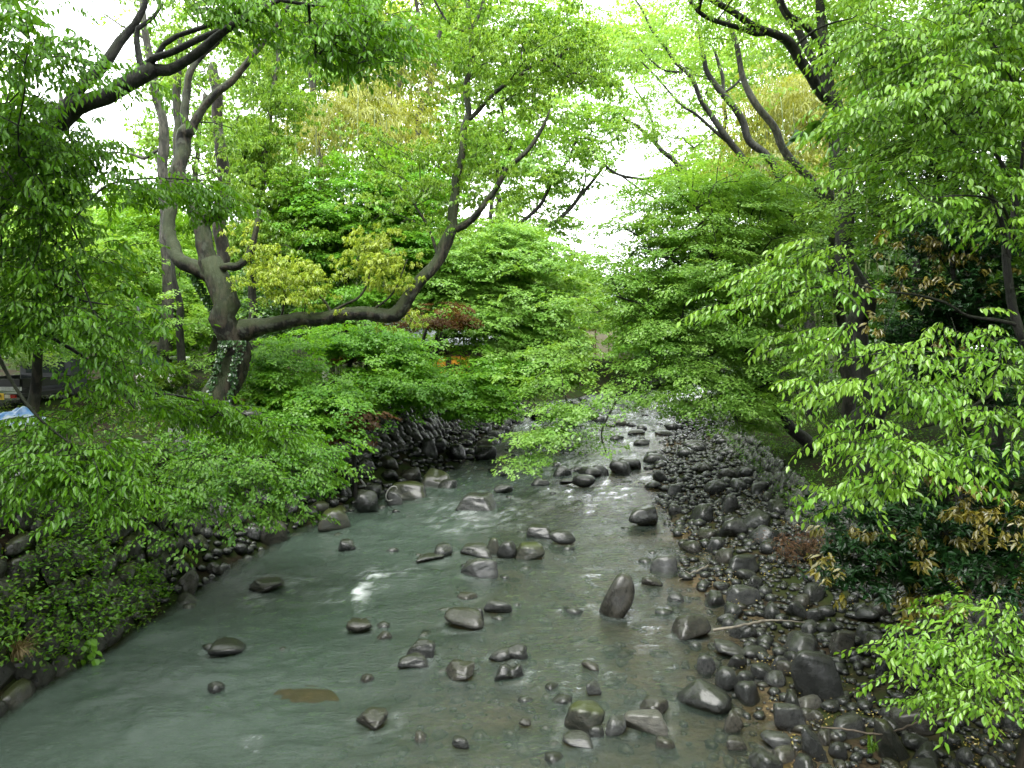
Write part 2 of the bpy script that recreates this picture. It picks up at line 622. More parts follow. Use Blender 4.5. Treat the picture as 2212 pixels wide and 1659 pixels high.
def ico(n):
    if n not in _ICO:
        bm = bmesh.new()
        bmesh.ops.create_icosphere(bm, subdivisions=n, radius=1.0)
        bm.verts.ensure_lookup_table()
        v = np.array([tuple(q.co) for q in bm.verts])
        f = np.array([[q.index for q in fc.verts] for fc in bm.faces])
        bm.free()
        _ICO[n] = (v, f)
    return _ICO[n]


def rock_verts(seed, sub, p=10.0, npl=8, lump=0.06, shear=(0, 0), flat=0.0, notch=0.0):
    r = np.random.default_rng(seed)
    v, f = ico(sub)
    pl = r.normal(size=(npl, 3))
    pl /= np.linalg.norm(pl, axis=1)[:, None]
    h = r.uniform(0.72, 1.15, npl)
    pl = np.vstack([pl, [[0, 0, 1], [0, 0, -1], [0.97, 0.1, 0.2], [-0.95, 0.1, 0.3], [0.1, 0.97, 0.2], [0, -0.9, 0.43]]])
    pl /= np.linalg.norm(pl, axis=1)[:, None]
    h = np.concatenate([h, r.uniform(0.9, 1.1, 6)])
    if flat:
        h[npl] = 1 - flat
    d = np.maximum(v @ pl.T, 0) / h
    rad = 1.0 / (np.sum(d ** p, 1) ** (1 / p))
    rad *= 1 + 0.06 * lump / 0.05 * (np.abs(vnoise(v * 1.7 + seed * 1.3, seed + 2)) - 0.3) + lump * fbm(v * 2.2 + seed * 3.7, seed, 3) + 0.35 * lump * vnoise(v * 7 + seed, seed + 5)
    q = v * rad[:, None]
    if notch:
        q[:, 2] -= notch * np.exp(-((q[:, 0] - 0.15) / 0.35) ** 2) * (q[:, 2] > 0)
    q /= np.abs(q).max(0)
    if shear[0] or shear[1]:
        q[:, 0] += shear[0] * q[:, 2]
        q[:, 0] *= 1 + shear[1] * q[:, 2]
        q[:, 0] /= np.abs(q[:, 0]).max()
    return q, f


_RM = {}


def rock_mesh(seed, sub, mname, **kw):
    k = (seed, sub, mname, tuple(sorted(kw.items())))
    if k not in _RM:
        q, f = rock_verts(seed, sub, **kw)
        mb = MB()
        mb.add(q, f)
        _RM[k] = mb.mesh('rock', M[mname], True)
    return _RM[k]


FLATROCKS = []
ROCKS = []      # x, y, radius footprint of the placed boulders


def hero(px, py, wpx, hpx, label, m='rock_dark', seed=None, z=None, yaw=None, deep=0.8, **kw):
    g = G(px, py, 0.0)
    if z is None:
        for _ in range(3):
            zz = max(0.0, gz(g[0], g[1]))
            g = G(px, py, zz)
        z = zz
    else:
        g = G(px, py, z)
    d = g[1]
    a = m_of(wpx, d) / 2
    h = m_of(hpx, d)
    if z <= 0.0 and hpx < 70:
        a, h = a * 1.14, h * 0.92
    b = a * deep
    seed = seed if seed is not None else int(px * 7 + py) % 9973
    r = np.random.default_rng(seed)
    c = h * 0.62
    me = rock_mesh(seed, 4 if wpx > 60 else 3, m, **kw)
    o = link_obj('rock', me)
    o.location = (g[0], g[1] + b * 0.75, z + h - c)
    o.scale = (a, b, c)
    if yaw is None:
        yaw = r.uniform(-0.25, 0.25)
    o.rotation_euler = (0, 0, yaw)
    tag(o, label, 'rock', 'boulders in and along the river')
    ROCKS.append((g[0], g[1] + b * 0.75, max(a, b)))
    if z < 0:
        FLATROCKS.append(len(ROCKS) - 1)
    return o


H = hero
# rocks standing in the near water and on the bar
H(1341, 1331, 90, 92, 'tall upright boulder with a rounded top leaning over the gravel edge', 'rock_brown', 11, z=0, yaw=0.0, shear=(0.55, -0.3), p=5, lump=0.03, npl=6)
H(1772, 1516, 122, 104, 'largest round boulder on the right gravel bar with a vertical crease', 'rock_dark', 12, p=9, lump=0.05, npl=8)
H(1758, 1532, 62, 24, 'pale flat stone tucked under the largest round boulder', 'rock_pale', 13, p=6)
H(1497, 1378, 84, 52, 'grooved greenish boulder beside the pale fallen branch', 'rock_brown', 14, p=6)
H(1607, 1308, 78, 42, 'pale grey flat topped boulder in the shallow pool right of the upright rock', 'rock_grey', 15, flat=0.25)
H(1612, 1240, 74, 38, 'dark angular boulder below the rust coloured dead shrub', 'rock_dark', 16)
H(1267, 1580, 84, 58, 'mossy domed boulder in the shallows near the bottom of the picture', 'rock_moss', 17, z=0, p=5)
H(1290, 1592, 38, 24, 'small dark stone against the foot of the mossy domed boulder', 'rock_dark', 18, z=0)
H(1337, 1590, 52, 42, 'grey rounded stone between the mossy dome and the flat block', 'rock_grey', 19, z=0, p=5)
H(1397, 1582, 94, 48, 'pale flat block of stone with a cut right end in the shallows', 'rock_pale', 20, z=0, flat=0.35, p=12, npl=3, deep=0.55)
H(1420, 1542, 64, 30, 'dark wedge stone just behind the pale flat block', 'rock_brown', 21, z=0)
H(1245, 1614, 72, 22, 'low broken slab in front of the mossy domed boulder', 'rock_grey', 22, z=0, flat=0.3)
H(993, 1617, 36, 22, 'lone small dark stone in the water near the bottom edge', 'rock_dark', 23, z=0)
H(1134, 1568, 24, 14, 'tiny brown pointed stone standing alone in the shallow water', 'rock_brown', 24, z=0)
H(805, 1572, 84, 30, 'rough double humped rock barely above the water near the bottom', 'rock_brown', 25, z=0, lump=0.14, notch=0.25)
H(650, 1534, 150, 10, 'wide smooth brown slab with water sliding over it', 'rock_rust', 26, z=-0.06, flat=0.3, p=5, lump=0.02)
H(473, 1416, 82, 24, 'dark low hump breaking the deep water near the left wall', 'rock_dark', 27, z=0, p=5)
H(1280, 1497, 34, 26, 'small bluish pointed stone in the shallow riffle', 'rock_grey', 28, z=0, npl=5, p=12)
H(1275, 1447, 42, 14, 'low brown hump above the small bluish stone', 'rock_brown', 29, z=0)
H(912, 1422, 62, 42, 'dark angular rock with a sloping split face in midstream', 'rock_dark', 30, z=0, shear=(0.3, 0))
H(888, 1444, 64, 26, 'rough grey rock against the dark split face rock', 'rock_grey', 31, z=0, lump=0.1)
H(995, 1467, 68, 32, 'broad brown rock with a worn hollow in midstream', 'rock_brown', 32, z=0, notch=0.2)
H(1103, 1472, 66, 36, 'saddle shaped dark rock with two raised ends', 'rock_dark', 33, z=0, notch=0.45)
H(1117, 1426, 46, 34, 'jagged dark rock behind the saddle shaped rock', 'rock_dark', 34, z=0, lump=0.12)
H(1085, 1432, 56, 26, 'low grey green rock touching the jagged dark rock', 'rock_grey', 35, z=0)
H(1000, 1358, 88, 36, 'broad smooth reddish grey boulder rising from midstream', 'rock_brown', 36, z=0, p=5, lump=0.03)
H(1010, 1297, 46, 15, 'low thin slab upstream of the reddish grey boulder', 'rock_brown', 37, z=0, flat=0.3)
H(1075, 1326, 58, 28, 'rounded grey rock upstream right of the reddish grey boulder', 'rock_grey', 38, z=0)
H(1032, 1331, 24, 18, 'small dark stone wedged behind the reddish grey boulder', 'rock_dark', 39, z=0)
H(772, 1367, 54, 26, 'rough pitted rock in the current left of midstream', 'rock_brown', 40, z=0, lump=0.14)
H(959, 1204, 48, 28, 'dark rounded rock at the left end of the midstream row', 'rock_dark', 41, z=0)
H(929, 1212, 62, 14, 'flat dark shelf at the left foot of the midstream row', 'rock_dark', 42, z=0, flat=0.4)
H(1024, 1204, 68, 26, 'long grey rock in the middle of the midstream row', 'rock_grey', 43, z=0)
H(1066, 1196, 34, 36, 'upright mossy rock in the midstream row', 'rock_moss', 44, z=0)
H(1096, 1207, 42, 40, 'smooth upright dark rock right of the mossy one in the row', 'rock_dark', 45, z=0, p=5)
H(1145, 1208, 64, 34, 'moss topped rock at the right end of the midstream row', 'rock_moss', 46, z=0, p=6)
H(1035, 1246, 74, 40, 'speckled grey boulder in front of the midstream row', 'rock_grey', 47, z=0, shear=(0.2, 0))
H(1217, 1175, 54, 30, 'smooth black boulder at the lip of the bright pool', 'rock_dark', 48, z=0, p=5)
H(1162, 1161, 62, 24, 'low roof shaped rock left of the smooth black boulder', 'rock_dark', 49, z=0, npl=4, p=12)
H(745, 1191, 40, 24, 'lone small black rock in the deep green channel', 'rock_dark', 50, z=0)
H(565, 1278, 74, 20, 'rough low rock with water breaking on it near the left bank', 'rock_brown', 51, z=0, lump=0.12)
H(1407, 1264, 46, 16, 'flat brown stone in the shallows above the upright boulder', 'rock_brown', 52, z=0)
H(1461, 1300, 34, 20, 'small black stone between the upright boulder and the pool', 'rock_dark', 53)
H(1032, 1104, 82, 44, 'square flat topped black boulder standing in the rapids', 'rock_dark', 54, z=0, flat=0.3, p=12, npl=3, notch=0.1)
H(1217, 1030, 44, 26, 'angular black rock at the head of the midstream group', 'rock_dark', 55, z=0)
H(1250, 1019, 26, 13, 'low dark stone between two rocks at the head of midstream', 'rock_dark', 56, z=0)
H(1277, 1031, 48, 22, 'domed dark rock right of the angular black rock', 'rock_dark', 57, z=0, p=5)
H(1262, 1054, 46, 28, 'glossy black mound in front of the midstream group', 'rock_dark', 58, z=0, p=5)
H(1227, 1045, 32, 11, 'low stone left of the glossy black mound', 'rock_dark', 59, z=0)
H(1170, 1049, 40, 15, 'pair like low rock left of the midstream group', 'rock_grey', 60, z=0, notch=0.3)
H(1088, 1063, 38, 16, 'low rounded rock above the square black boulder', 'rock_grey', 61, z=0)
H(1362, 1014, 54, 27, 'pointed grey boulder at the tip of the right gravel bar', 'rock_grey', 62, z=0)
H(1420, 1001, 52, 25, 'smooth dark boulder behind the tip of the gravel bar', 'rock_dark', 63, p=5)
H(1425, 1043, 36, 27, 'block shaped dark boulder on the edge of the gravel bar', 'rock_dark', 64)
H(1225, 973, 36, 20, 'pale wet rock under the hanging branch tip', 'rock_grey', 65, z=0)
H(1173, 906, 48, 20, 'dark long rock near the far left shore', 'rock_dark', 66, z=0)
H(1050, 991, 46, 30, 'shiny black rock at the edge of the left boulder apron', 'rock_dark', 67, z=0, npl=5, p=12)
H(942, 1053, 68, 44, 'big two humped boulder at the left shore', 'rock_moss', 68, z=0, notch=0.15)
H(968, 1057, 46, 22, 'dark rock leaning on the big two humped boulder', 'rock_dark', 69, z=0)
H(1035, 937, 78, 42, 'large pale grey boulder on the far left apron', 'rock_grey', 70, z=0.2)
H(1068, 954, 32, 26, 'round grey boulder right of the large pale one on the far apron', 'rock_grey', 71, z=0)
H(1385, 963, 32, 15, 'pointed rock in the far bright water', 'rock_grey', 72, z=0)
H(1375, 938, 36, 10, 'low wide rock in the far bright water', 'rock_dark', 73, z=0)
H(1340, 919, 30, 15, 'domed mossy rock far upstream', 'rock_moss', 74, z=0)
H(1317, 921, 26, 9, 'low stone left of the far domed rock', 'rock_dark', 75, z=0)
H(1365, 921, 22, 10, 'low stone right of the far domed rock', 'rock_dark', 76, z=0)
H(1433, 939, 42, 10, 'long low rock near the far right shore', 'rock_dark', 77, z=0)
H(880, 1077, 84, 42, 'broad mossy flat boulder at the left shore beside the pole', 'rock_moss', 78, z=0, flat=0.25)
H(715, 1142, 66, 42, 'large green mossed boulder at the bend of the left shore', 'rock_moss', 79, z=0, p=6)
H(790, 1104, 60, 44, 'dark rounded boulder left of the broad mossy one', 'rock_dark', 80, z=0.05)
H(848, 1090, 40, 32, 'pale dome shaped boulder under the white hoop', 'rock_grey', 81, z=0)
H(985, 990, 44, 30, 'steep dark boulder on the apron above the shiny black rock', 'rock_dark', 82)
# right bar
H(1570, 1492, 50, 50, 'egg shaped dark boulder at the waterline of the gravel bar', 'rock_dark', 85, p=5)
H(1528, 1457, 36, 42, 'narrow upright bluish stone at the waterline', 'rock_grey', 86, p=6)
H(1650, 1469, 48, 32, 'split dark stone in the brown side pool', 'rock_dark', 87)
H(1725, 1337, 48, 38, 'dark angular boulder right of the pale flat topped one', 'rock_dark', 88)
H(1766, 1342, 40, 28, 'pale faced round stone beside the end of the fallen branch', 'rock_grey', 89)
H(1835, 1410, 74, 44, 'pyramid shaped brown boulder behind the largest one', 'rock_brown', 90, npl=5, p=10)
H(1760, 1642, 68, 70, 'tall dark boulder leaning at the bottom edge of the gravel bar', 'rock_dark', 91, shear=(-0.3, 0))
H(1815, 1642, 38, 36, 'small oval stone right of the tall dark boulder at the bottom', 'rock_dark', 92, p=5)
H(1930, 1645, 92, 84, 'long mossy boulder near the grass tuft at the bottom right', 'rock_moss', 93, shear=(-0.4, 0))
H(1682, 1617, 58, 28, 'low slate coloured stone left of the tall bottom boulder', 'rock_grey', 94)
H(1590, 1618, 46, 24, 'wedge stone in the brown water at the bottom', 'rock_brown', 95)
H(1587, 1577, 44, 46, 'dull rounded boulder in the shallows left of the bar', 'rock_brown', 96)
H(1710, 1582, 62, 62, 'ridge backed boulder in front of the largest one', 'rock_grey', 97, shear=(-0.25, 0))
H(1690, 1446, 42, 26, 'bluish wet stone left behind the largest boulder', 'rock_grey', 98)
H(1637, 1277, 38, 30, 'black boulder behind the pale flat topped one', 'rock_dark', 99)
H(1560, 1277, 36, 18, 'pale flat stone in the pool near the forked twig', 'rock_grey', 100)
H(1925, 1467, 44, 50, 'steep sided boulder near the leafy shrub', 'rock_grey', 101)
H(1585, 1422, 64, 30, 'long pointed stone lying in the brown pool', 'rock_grey', 102, shear=(-0.5, 0))
H(1395, 1137, 62, 44, 'dark boulder heap leader at the left tip of the right bar', 'rock_dark', 103)
H(1460, 1070, 42, 24, 'flat grey boulder on the gravel bar upstream', 'rock_grey', 104)
H(1500, 975, 46, 26, 'rounded boulder below the far end of the right wall', 'rock_grey', 105)

rng = np.random.default_rng(5)
# cobbles of the right bar: the largest in view singly, the rest joined
cx, cy, cr = [], [], []
for _ in range(9000):
    y = 6.6 * (44 / 6.6) ** rng.random()
    a = XR(y) - (1.3 if y < 16 else 0.45)
    b = XW(y) + 0.1
    x = a + (b - a) * rng.random() ** 0.75
    if x < XR(y) and rng.random() > 0.35 * (1 - (XR(y) - x) / 1.6) + 0.05:
        continue
    r = float(np.clip(rng.lognormal(-2.5, 0.68), 0.025, 0.34))
    ok = True
    for (qx, qy, qr) in ROCKS:
        if (qx - x) ** 2 + (qy - y) ** 2 < (qr * 0.85 + r * 0.6) ** 2:
            ok = False
            break
    if ok and cx:
        dd = (np.array(cx) - x) ** 2 + (np.array(cy) - y) ** 2
        if np.any(dd < ((np.array(cr) + r) * 0.66) ** 2):
            ok = False
    if ok:
        cx.append(x)
        cy.append(y)
        cr.append(r)
for (qx, qy, qr) in list(ROCKS):
    if qx < XR(qy) and qy < 24:
        for _ in range(3):
            x, y, r = qx + rng.normal(0, .55), qy + rng.normal(0, .5), float(rng.uniform(.05, .15))
            if all((a - x) ** 2 + (b - y) ** 2 > (c * .9 + r * .7) ** 2 for a, b, c in ROCKS):
                cx.append(x)
                cy.append(y)
                cr.append(r)
for _ in range(110):
    y = rng.uniform(24, 52)
    x = XL(y) + (XR(y) - XL(y)) * rng.random()
    cx.append(x)
    cy.append(y)
    cr.append(float(np.clip(rng.lognormal(-1.75, .45), .08, .4)))
cx, cy, cr = map(np.array, (cx, cy, cr))
cz = np.maximum(hz(cx, cy), -0.085)
# boulders of the left apron
lx, ly, lr = [], [], []
for _ in range(7000):
    y = 11.5 * (48 / 12.5) ** rng.random()
    s = rng.random() * (TW(y) + 0.5) - 0.35
    x = XL(y) - s
    r = float(np.clip(rng.lognormal(-1.6, 0.48), 0.09, 0.5)) * (1.0 if y > 16 else 0.8)
    if any((qx - x) ** 2 + (qy - y) ** 2 < (qr * 0.8 + r * 0.6) ** 2 for qx, qy, qr in ROCKS):
        continue
    if lx and np.any((np.array(lx) - x) ** 2 + (np.array(ly) - y) ** 2 < ((np.array(lr) + r) * 0.68) ** 2):
        continue
    lx.append(x)
    ly.append(y)
    lr.append(r)
lx, ly, lr = map(np.array, (lx, ly, lr))
lz = hz(lx, ly)
sub2 = [(s, rock_verts(200 + s, 2, lump=0.09)) for s in range(10)]
sub1 = [(s, rock_verts(300 + s, 1, lump=0.07)) for s in range(8)]


HEROES = [(o.location.x, o.location.y, o['label']) for o in COL.objects if o.name.split('.')[0] == 'rock']
_USED = set()


def short(lb):
    for k in (' with ', ' standing ', ' leaning ', ' lying ', ' beside ', ' below ', ' under ', ' on the ', ' at the ', ' in the ', ' in ', ' behind ', ' between ', ' right of ', ' left of ', ' near ', ' against ', ' just ', ' tucked ', ' barely ', ' rising ', ' wedged ', ' breaking ', ' upstream ', ' above ', ' touching ', ' far '):
        lb = lb.split(k)[0]
    return lb


_SH = [short(q[2]) for q in HEROES]


def near_label(o, m, fallback):
    x, y = o.location.x, o.location.y
    best = sorted(range(len(HEROES)), key=lambda i: (HEROES[i][0] - x) ** 2 + (HEROES[i][1] - y) ** 2)[:2]
    for i in best:
        hx, hy, lb = HEROES[i]
        if math.hypot(hx - x, hy - y) > 1.1 or _SH.count(_SH[i]) > 1 or len(_SH[i].split()) > 9:
            continue
        side = ('right of' if x > hx else 'left of') if abs(x - hx) > abs(y - hy) else ('behind' if y > hy else 'in front of')
        col = {'rock_dark': 'dark', 'rock_grey': 'grey', 'rock_brown': 'brown', 'rock_moss': 'mossy'}[m]
        s = 'small %s stone %s the %s' % (col, side, _SH[i])
        if s not in _USED and len(s.split()) <= 16:
            _USED.add(s)
            return s
    return fallback


def scatter(xs, ys, zs, rs, nmax, labels, group, mats_, seed, sink=0.25, stuff_name=None, stuff_label=None, smat='rock_dark'):
    r = np.random.default_rng(seed)
    order = np.argsort(-(rs / ys))
    for rank, i in enumerate(order[:nmax]):
        m = mats_[r.integers(len(mats_))]
        me = rock_mesh(220 + int(r.integers(9)), 3 if rank < 60 else 2, m, lump=0.07)
        o = link_obj('rock', me)
        a = rs[i]
        hgt = a * r.uniform(0.6, 0.95)
        o.location = (xs[i], ys[i], zs[i] + hgt * (1 - sink) * 0.6)
        o.scale = (a * r.uniform(0.85, 1.3), a * r.uniform(0.8, 1.1), hgt)
        o.rotation_euler = (r.uniform(-0.35, 0.35), r.uniform(-0.35, 0.35), r.uniform(0, 6.28))
        tag(o, near_label(o, m, labels if not (labels.startswith('dark wet') and xs[i] < XR(ys[i])) else 'small stone showing in the shallow water between the midstream boulders' if ys[i] < 24 else 'dark stone breaking the bright water far upstream'), 'rock', group)
    rest = order[nmax:]
    if len(rest):
        mb = MB()
        for i in rest:
            q, f = sub1[int(r.integers(len(sub1)))][1]
            a = rs[i]
            yaw = r.uniform(0, 6.28)
            q = q * np.array([a * r.uniform(0.8, 1.3), a, a * r.uniform(0.5, 0.85)])
            q = np.stack([q[:, 0] * math.cos(yaw) - q[:, 1] * math.sin(yaw), q[:, 0] * math.sin(yaw) + q[:, 1] * math.cos(yaw), q[:, 2]], 1)
            mb.add(q + np.array([xs[i], ys[i], zs[i] + a * 0.3]), f)
        tag(mb.build(stuff_name, M[smat], None, True), kind='stuff')


scatter(cx, cy, cz, cr, 130, 'dark wet cobble lying on the right gravel bar', 'cobbles of the right gravel bar',
        ['rock_dark', 'rock_dark', 'rock_dark', 'rock_grey', 'rock_brown'], 31, 0.2, 'cobbles')
scatter(lx, ly, lz, lr, 75, 'dark boulder heaped under the left stone wall', 'boulders heaped along the left shore',
        ['rock_dark', 'rock_grey', 'rock_brown', 'rock_moss', 'rock_grey'], 32, 0.1, 'boulders')
# bed pebbles
mb = MB()
r = np.random.default_rng(8)
for _ in range(2600):
    y = 6.2 * (30 / 6.2) ** r.random()
    t_ = 0.45 + 0.95 * r.random()
    x = XL(y) + (XR(y) - XL(y)) * t_
    if x > XW(y):
        continue
    a = float(np.clip(r.lognormal(-3.1, 0.5), 0.02, 0.11))
    q, f = sub1[int(r.integers(8))][1]
    mb.add(q * np.array([a * r.uniform(0.8, 1.4), a * r.uniform(0.8, 1.4), a * 0.6]) + np.array([x, y, gz(x, y) + 0.2 * a]), f)
tag(mb.build('gravel', M['rock_brown'], None, True), kind='stuff')


# ------------------------------------------------------------------ stone walls
def stone_wall(name, label, yr, zone, mname, rows, size, seed, slant, nsingle=300):
    r = np.random.default_rng(seed)
    cells = []
    y0, y1 = yr
    for row in range(rows):
        y = y0 + r.uniform(0, 0.3)
        while y < y1:
            s = size(y)
            wd = s * r.uniform(0.75, 1.45)
            u = (row + 0.5 + r.uniform(-0.22, 0.22)) / rows
            cells.append((y + wd / 2, u, wd, r.uniform(0.85, 1.3)))
            y += wd * 0.93
    root = thing(name, label, 'wall', (float(zone(y0, 0)[0]), y0, 0))
    pts = np.array([zone(c[0], c[1]) for c in cells])
    dist = np.linalg.norm(pts - np.array([0, 0, CAMZ]), axis=1)
    big = np.array([c[2] for c in cells]) / dist
    px, py, _ = proj(pts)
    vis = (px > -20) & (px < 1044) & (py < 790)
    order = np.argsort(-(big * np.where(vis, 1, 0.01)))
    mb = MB()
    base = np.array(root.location)
    for rank, i in enumerate(order):
        y, u, wd, hs = cells[i]
        c = pts[i]
        up = zone(y, min(u + 0.05, 1)) - zone(y, u - 0.05)
        hrow = np.linalg.norm(zone(y, 1) - zone(y, 0)) / rows
        up /= np.linalg.norm(up)
        al = zone(y + 0.2, u) - zone(y - 0.2, u)
        al /= np.linalg.norm(al)
        nr = np.cross(al, up)
        nr /= np.linalg.norm(nr)
        if nr[0] * (-1 if 'right' in label else 1) < 0:
            nr = -nr
        ang = slant(y) + r.uniform(-0.25, 0.25)
        a2 = al * math.cos(ang) + up * math.sin(ang)
        u2 = up * math.cos(ang) - al * math.sin(ang)
        dep = wd * r.uniform(0.16, 0.30)
        sc = (wd * 0.58, hrow * 0.60 * hs, dep)
        ctr = c + nr * (r.uniform(-0.05, 0.06))
        sd = int(r.integers(10))
        if rank < nsingle:
            m4 = Matrix(((a2[0] * sc[0], u2[0] * sc[1], nr[0] * sc[2], ctr[0] - base[0]),
                         (a2[1] * sc[0], u2[1] * sc[1], nr[1] * sc[2], ctr[1] - base[1]),
                         (a2[2] * sc[0], u2[2] * sc[1], nr[2] * sc[2], ctr[2] - base[2]), (0, 0, 0, 1)))
            link_obj('stone', rock_mesh(400 + sd, 2 if rank > 120 else 3, mname, lump=0.10, p=13), root, m4)
        else:
            q, f = sub1[sd % 8][1]
            v = ctr + q[:, :1] * a2 * sc[0] + q[:, 1:2] * u2 * sc[1] + q[:, 2:] * nr * sc[2]
            mb.add(v, f)
    if mb.n:
        o = mb.build('stones', M[mname], root, True, base)
        o['kind'] = 'stuff'
    return root


def zl(y, u):
    return np.array([XL(y) - TW(y) - 0.02 - LEAN * u, y, TZ(y) - 0.12 + (LTOP(y) - TZ(y) + 0.1) * u])


def zr(y, u):
    return np.array([XW(y) + 0.02 + 0.5 * u, y, 0.12 + 1.02 * u])


stone_wall('stone_wall', 'mossy foreground rubble wall with weeds along the left water edge', (5.5, 15.5), zl, 'wall_near', 9, lambda y: 0.40, 41, lambda y: 0.15)
stone_wall('stone_wall', 'long grey wall of slanting stones under the left maples', (15.3, 52), zl, 'wall_far', 8, lambda y: 0.36 + 0.004 * y, 42, lambda y: -0.75)
stone_wall('stone_wall', 'low wall of small round stones along the right gravel bar', (7.0, 46), zr, 'wall_far', 5, lambda y: 0.25 + 0.003 * y, 43, lambda y: 0.2)

# ------------------------------------------------------------------ water
wm, t, o = mat('river_water')
ad_ = N(t, 'ShaderNodeAttribute', attribute_name='depth')
af = N(t, 'ShaderNodeAttribute', attribute_name='foam_sheen')
tc = N(t, 'ShaderNodeTexCoord')
mp = N(t, 'ShaderNodeMapping')
mp.inputs['Scale'].default_value = (1.0, 1.7, 1.0)
mp.inputs['Rotation'].default_value = (0, 0, -0.25)
t.links.new(tc.outputs['Object'], mp.inputs['Vector'])
w1 = noise(t, 8.5, 6.0, mp.outputs['Vector'], 0.62)
w2 = noise(t, 0.7, 3.0, mp.outputs['Vector'], 0.5)
hgt = N(t, 'ShaderNodeMath', operation='MULTIPLY')
t.links.new(w1, hgt.inputs[0])
t.links.new(ramp(t, w2, 0.0, 0.6), hgt.inputs[1])
bp = N(t, 'ShaderNodeBump')
rn = N(t, 'ShaderNodeTexNoise', noise_type='RIDGED_MULTIFRACTAL')
rn.inputs['Scale'].default_value = 2.6
rn.inputs['Detail'].default_value = 3.0
rn.inputs['Roughness'].default_value = 0.45
rn.inputs['Distortion'].default_value = 0.6
t.links.new(mp.outputs['Vector'], rn.inputs['Vector'])
rm = N(t, 'ShaderNodeMath', operation='MULTIPLY_ADD')
t.links.new(rn.outputs['Fac'], rm.inputs[0])
rm.inputs[1].default_value = 0.55
t.links.new(hgt.outputs[0], rm.inputs[2])
t.links.new(rm.outputs[0], bp.inputs['Height'])
bp.inputs['Strength'].default_value = 1.0
bp.inputs['Distance'].default_value = 0.034
t.links.new(hgt.outputs[0], bp.inputs['Height'])
ex = N(t, 'ShaderNodeMath', operation='MULTIPLY')
t.links.new(ad_.outputs['Fac'], ex.inputs[0])
ex.inputs[1].default_value = -2.6
e2 = N(t, 'ShaderNodeMath', operation='EXPONENT')
t.links.new(ex.outputs[0], e2.inputs[0])
df = N(t, 'ShaderNodeBsdfDiffuse')
t.links.new(rgb(t, (0.030, 0.049, 0.035), (0.043, 0.062, 0.047), w2), df.inputs['Color'])
trn = N(t, 'ShaderNodeBsdfTransparent')
trn.inputs['Color'].default_value = (0.86, 0.84, 0.70, 1)
mx = N(t, 'ShaderNodeMixShader')
t.links.new(e2.outputs[0], mx.inputs[0])
t.links.new(df.outputs[0], mx.inputs[1])
t.links.new(trn.outputs[0], mx.inputs[2])
fo = N(t, 'ShaderNodeBsdfDiffuse')
fo.inputs['Color'].default_value = (0.7, 0.74, 0.72, 1)
mf = N(t, 'ShaderNodeMixShader')
t.links.new(af.outputs['Fac'], mf.inputs[0])
t.links.new(mx.outputs[0], mf.inputs[1])
t.links.new(fo.outputs[0], mf.inputs[2])
fr = N(t, 'ShaderNodeFresnel')
fr.inputs['IOR'].default_value = 1.33
t.links.new(bp.outputs[0], fr.inputs['Normal'])
gl = N(t, 'ShaderNodeBsdfGlossy')
gl.inputs['Roughness'].default_value = 0.04
gl.inputs['Color'].default_value = (1, 1, 1, 1)
t.links.new(bp.outputs[0], gl.inputs['Normal'])
ms = N(t, 'ShaderNodeMixShader')
t.links.new(fr.outputs[0], ms.inputs[0])
t.links.new(mf.outputs[0], ms.inputs[1])
t.links.new(gl.outputs[0], ms.inputs[2])
t.links.new(ms.outputs[0], o.inputs['Surface'])

FOAM_SHEEN = [(768, 1280, 24, 0.8), (778, 1268, 12, 0.9), (800, 1252, 36, 0.58), (720, 1292, 40, 0.15), (1000, 1124, 60, 0.45), (1100, 1112, 50, 0.5), (960, 1088, 40, 0.3),
        (1060, 1068, 40, 0.35), (1200, 1068, 50, 0.25), (1130, 1084, 60, 0.25), (880, 1232, 40, 0.2), (1330, 950, 70, 0.4),
        (1250, 935, 50, 0.4), (1400, 905, 60, 0.5), (1330, 890, 60, 0.5), (1440, 880, 50, 0.5), (1260, 1000, 60, 0.25), (560, 1287, 40, 0.25), (640, 1264, 50, 0.15)]  # the farthest patches also stand in for sky reflection on the water


def water_z(X, Y):
    x, y = X.ravel(), Y.ravel()
    rough = 0.75 + 0.7 * sstep(14, 24, y) + 0.5 * np.exp(-((x + 3.2) / 1.8) ** 2) + 0.4 * vnoise(xy(x, y, 0.45), 20)
    calm = 1 - 0.35 * sstep(-1.0, 0.6, x - XR(y) + 0.6)
    z = 0.040 * vnoise(np.stack([x * 0.9, y * 1.5, 0 * x], 1), 21) + 0.032 * fbm(np.stack([x * 2.2 + 0.6 * y, y * 3.4, 0 * x], 1), 22, 3)
    z = z + 0.030 * (1 - np.abs(fbm(np.stack([x * 2.6 - y, y * 4.4, 0 * x], 1), 23, 2))) ** 2
    z = (z - 0.022) * np.clip(rough, 0.15, 2) * calm
    for (px_, py_, w_, a_) in FOAM_SHEEN:
        g = G(px_, py_)
        ww = m_of(w_, g[1])
        e = np.exp(-((x - g[0]) / ww) ** 2 - ((y - g[1]) / (ww * 1.5)) ** 2)
        z = z + 0.10 * a_ * e * (0.4 + np.abs(vnoise(xy(x, y, 5.0), 27)))
    return np.minimum(z, 0.12).reshape(X.shape)


